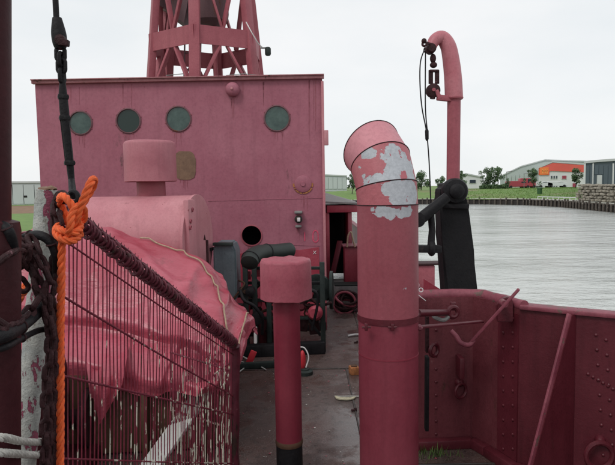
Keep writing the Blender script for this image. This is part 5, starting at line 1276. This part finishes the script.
# welded joints in the deck plating, and flakes of old paint lying on it
deck_o = bpy.data.objects['deck']
for a_, b_ in (((-2.8, 5.0), (.9, 5.0)), ((-.25, 5.0), (-.25, 9.5)), ((.33, 3.2), (.33, 5.0)), ((-3.5, 3.2), (1.1, 3.2)), ((.55, 5.0), (.62, 9.0))):
    a_, b_ = V((*a_, .004)), V((*b_, .004)); bm = NB(); n_s = 30; tube(bm, [a_.lerp(b_, k/n_s)+V((0, 0, .0015*noise.noise(V((k*.7, a_.x, 0))))) for k in range(n_s+1)], .006, 6); obj('weld_bead', bm, M['deckbead'], deck_o)
for mt, n_, sd_, nm in ((M['whiterope'], 160, 8, 'pale'), (M['cap'], 260, 9, 'red')):
    rnd = random.Random(sd_); bm = NB()
    for k in range(n_):
        q = V((rnd.uniform(-.5, .9), 3+6*rnd.random()**1.5, .003)); r_ = rnd.uniform(.003, .012)*(1 if nm == 'red' else .7); m0 = rnd.uniform(0, 6)
        bm.faces.new([bm.verts.new(q+V((math.cos(m0+j*1.25)*r_*rnd.uniform(.5, 1.2), math.sin(m0+j*1.25)*r_*rnd.uniform(.5, 1.2), rnd.uniform(0, .004)))) for j in range(5)])
    obj('paint_flakes', bm, mt, smooth=False, kind='stuff', label=nm+' flakes of old paint scattered over the wet deck', cat='paint flakes', flat=True)
# ------------------------------------------------------------------ side passage right of the deckhouse
SY = 9.3
cb = thing('companion_hatch', 'low red companion hatch with dark open doorway beside the deckhouse', 'hatch', V((.6, 9.5, 0)))
zt = at(340, 205, SY).z
def cx(px): return px_x(px, SY)
bm = NB(); box(bm, (cx(344), SY+.5, zt-.06), (cx(360)-cx(326), 1.2, .12), None, .008); obj('lintel', bm, M['lower'], cb)
for (x0, x1) in ((325, 329.5), (348, 352)):
    bm = NB(); box(bm, ((cx(x0)+cx(x1))/2, SY+.5, (zt-.12)/2), (cx(x1)-cx(x0), 1.1, zt-.125), None, .008); obj('jamb', bm, M['tower'] if x0 > 330 else M['lower'], cb)
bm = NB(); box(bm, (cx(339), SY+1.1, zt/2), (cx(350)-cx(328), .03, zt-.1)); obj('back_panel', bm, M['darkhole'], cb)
bm = NB(); a_ = at(326, 199, SY-.15); b_ = at(358, 202, SY-.15)
prism(bm, [V((cx(322), SY-.15, zt+.04)), V((cx(358), SY-.15, zt+.005)), V((cx(360), SY+1.2, zt+.01)), V((cx(322), SY+1.2, zt+.20))], V((0, 0, .03))); obj('roof', bm, M['steelgrey'], cb, smooth=False)
bm = NB(); bar(bm, at(333, 273, SY-.3), at(340, 241, SY-.05), .09, .03, bev=.005); obj('leaning_board', bm, M['bulwark'], cb)
bm = NB(); box(bm, (cx(341), SY-.2, .06), (.75, .5, .12), None, .01); obj('sill', bm, M['steelgrey'], cb)
lk_ = thing('red_locker', 'small red locker with wire handle just left of the big vent', 'locker', V((.78, 8.3, 0)))
a_, b_ = at(345, 290, 8.3), at(362, 247, 8.3)
bm = NB(); box(bm, ((a_.x+b_.x)/2, 8.45, b_.z/2), (b_.x-a_.x, .3, b_.z), None, .008); obj('body', bm, M['lower'], lk_)
bm = NB(); box(bm, ((a_.x+b_.x)/2, 8.45, b_.z+.012), (b_.x-a_.x+.05, .36, .024), None, .005); obj('lid', bm, M['rail'], lk_)
bm = NB(); tube(bm, spline([at(347, 247, 8.2), at(348, 236, 8.2), at(351, 232, 8.2), at(353, 240, 8.2), at(355, 247, 8.2)], 5), .012, 8); obj('handle', bm, M['cord'], lk_)
qs = atz(333, 300, 0.0)
sp = thing('concrete_step', 'grey green step block in the passage behind the coiled hawser', 'step', V((.6, 7.9, 0)))
bm = NB(); box(bm, (.66, 8.0, .13), (.62, .35, .26), None, .015); obj('block', bm, M['steelgrey'], sp)
bm = NB(); box(bm, (.66, 7.97, .268), (.58, .28, .012)); obj('tread', bm, M['greengrey'], sp)
cw = thing('coiled_hawser', 'reddish brown coil of rope lying on deck beside the deckhouse', 'rope coil', atz(347, 312))
cc_ = atz(347, 311)
rnd = random.Random(12)
for k in range(11):
    bm = NB(); R = .11+rnd.uniform(0, .075); axx = V((rnd.gauss(0, .3), rnd.gauss(0, .3)-.9, .55)).normalized()
    if k > 5: axx = V((rnd.gauss(0, .2), rnd.gauss(0, .2)-.3, 1)).normalized()
    torus(bm, cc_+V((rnd.uniform(-.05, .05), rnd.uniform(-.05, .05), .13+rnd.uniform(-.03, .03) if k <= 5 else .05+.03*(k-6))), R, .016, axx, 28, 8); obj('turn', bm, M['rustdark'] if k % 3 else M['cap'], cw)

# ------------------------------------------------------------------ loose things on deck
c = atz(345, 399); t = thing('frayed_strap', 'cream frayed strap end lying curved on the wet deck', 'strap', c)
bm = NB(); P = spline([c+V((-.07, .03, .012)), c+V((-.05, -.01, .012)), c+V((0, -.03, .014)), c+V((.05, -.02, .012)), c+V((.08, .015, .01))], 5)
for i in range(len(P)-1): bar(bm, P[i], P[i+1]+(P[i+1]-P[i])*.2, .03*math.sin(PI*(i+1)/len(P))+.012, .008)
obj('webbing', bm, M['cream'], t)
bm = NB(); tube(bm, spline([c+V((-.08, .035, .01)), c+V((-.02, .03, .01)), c+V((.05, .035, .008)), c+V((.12, .03, .008))], 5), .005, 6); obj('loose_yarn', bm, M['whiterope'], t)
c = atz(354, 374); t = thing('wooden_chock', 'orange brown wooden chock on deck against the big vent', 'chock', c)
bm = NB(); box(bm, c+V((0, 0, .035)), (.08, .08, .07), Matrix.Rotation(.2, 3, 'Z'), .008); obj('block', bm, M['rustorange'], t)
bm = NB(); box(bm, c+V((0, 0, .076)), (.05, .05, .012), None, .003); obj('nail_plate', bm, M['brown'], t)
c = atz(251, 366)
obj('red_paddle', (lambda b_: box(b_, c+V((.0, 0, .07)), (.06, .018, .16), Matrix.Rotation(.42, 3, 'Y'), .004))(NB()), M['redfresh'], label='small bright red board upright on the deck left of the middle vent', cat='board')
for lb, p0, p1, r_ in (('white stick lying under the red board pointing right', (240, 358), (266, 371), .009), ('white stick crossing toward the grille post', (219, 393), (247, 367), .008), ('short pale stick behind the red board', (238, 364), (249, 366), .007)):
    bm = NB(); a_, b_ = atz(*p0)+V((0, 0, .03)), atz(*p1)+V((0, 0, .012)); tube(bm, [a_, a_.lerp(b_, .5)+V((0, 0, .005)), b_], [r_*.7, r_, r_*.5], 8); obj('white_stick', bm, M['plank'], label=lb, cat='stick', group='white sticks on deck')
c = atz(305, 374); t = thing('deck_plug', 'small red deck fitting with a white arched wire handle', 'deck fitting', c)
bm = NB(); lathe(bm, c, [(.07, 0), (.07, .03), (.04, .04), (.04, .05), (0, .05)], 24); obj('base', bm, M['greengrey'], t)
bm = NB(); bmesh.ops.create_uvsphere(bm, u_segments=16, v_segments=10, radius=1, matrix=Matrix.Translation(c+V((-.02, .02, .12))) @ Matrix.Diagonal((.03, .03, .09, 1))); obj('red_float', bm, M['redfresh'], t)
bm = NB(); tube(bm, spline([c+V((-.06, .02, .24)), c+V((.0, .02, .23)), c+V((.035, .01, .15)), c+V((.01, 0, .06))], 6), .006, 8); obj('wire_handle', bm, M['whitemark'], t)
for lb, (x, y), s in (('dark metal scrap on deck below the frayed strap', (354, 411), .03), ('dark metal scrap on deck left of the orange chock', (356, 343), .03)):
    c = atz(x, y); bm = NB(); box(bm, c+V((0, 0, .008)), (s*1.4, s*.7, .012), Matrix.Rotation(.3, 3, 'Z'), .003); box(bm, c+V((s*.4, .005, .014)), (s*.5, s*.5, .016), Matrix.Rotation(.6, 3, 'Z'), .003); obj('scrap_piece', bm, M['rustdark'], label=lb, cat='scrap')
c = atz(318, 337); t = thing('steel_off_cut', 'pale bent strip lying on deck at the deckhouse corner', 'strip', c)
c = atz(355, 336); bm = NB(); tube(bm, [c+V((-.08, -.03, .012)), c+V((0, 0, .016)), c+V((.1, .02, .012))], .012, 8); obj('strip', bm, M['whitemark'], t)
# lifebuoy free; peeled paint flake tag at the rail end
t = thing('rail_tag', 'small white peeled tag hanging at the bulwark rail end by the vent', 'tag', at(421, 296, 3.4))
bm = NB(); bar(bm, at(418.5, 295, 3.4), at(425.5, 300.5, 3.4), .018, .004); obj('plate', bm, M['whitemark'], t)
bm = NB(); torus(bm, at(421, 290, 3.4), .012, .003, V((.2, 1, 0)), 14, 6); obj('wire_loop', bm, M['whitemark'], t)
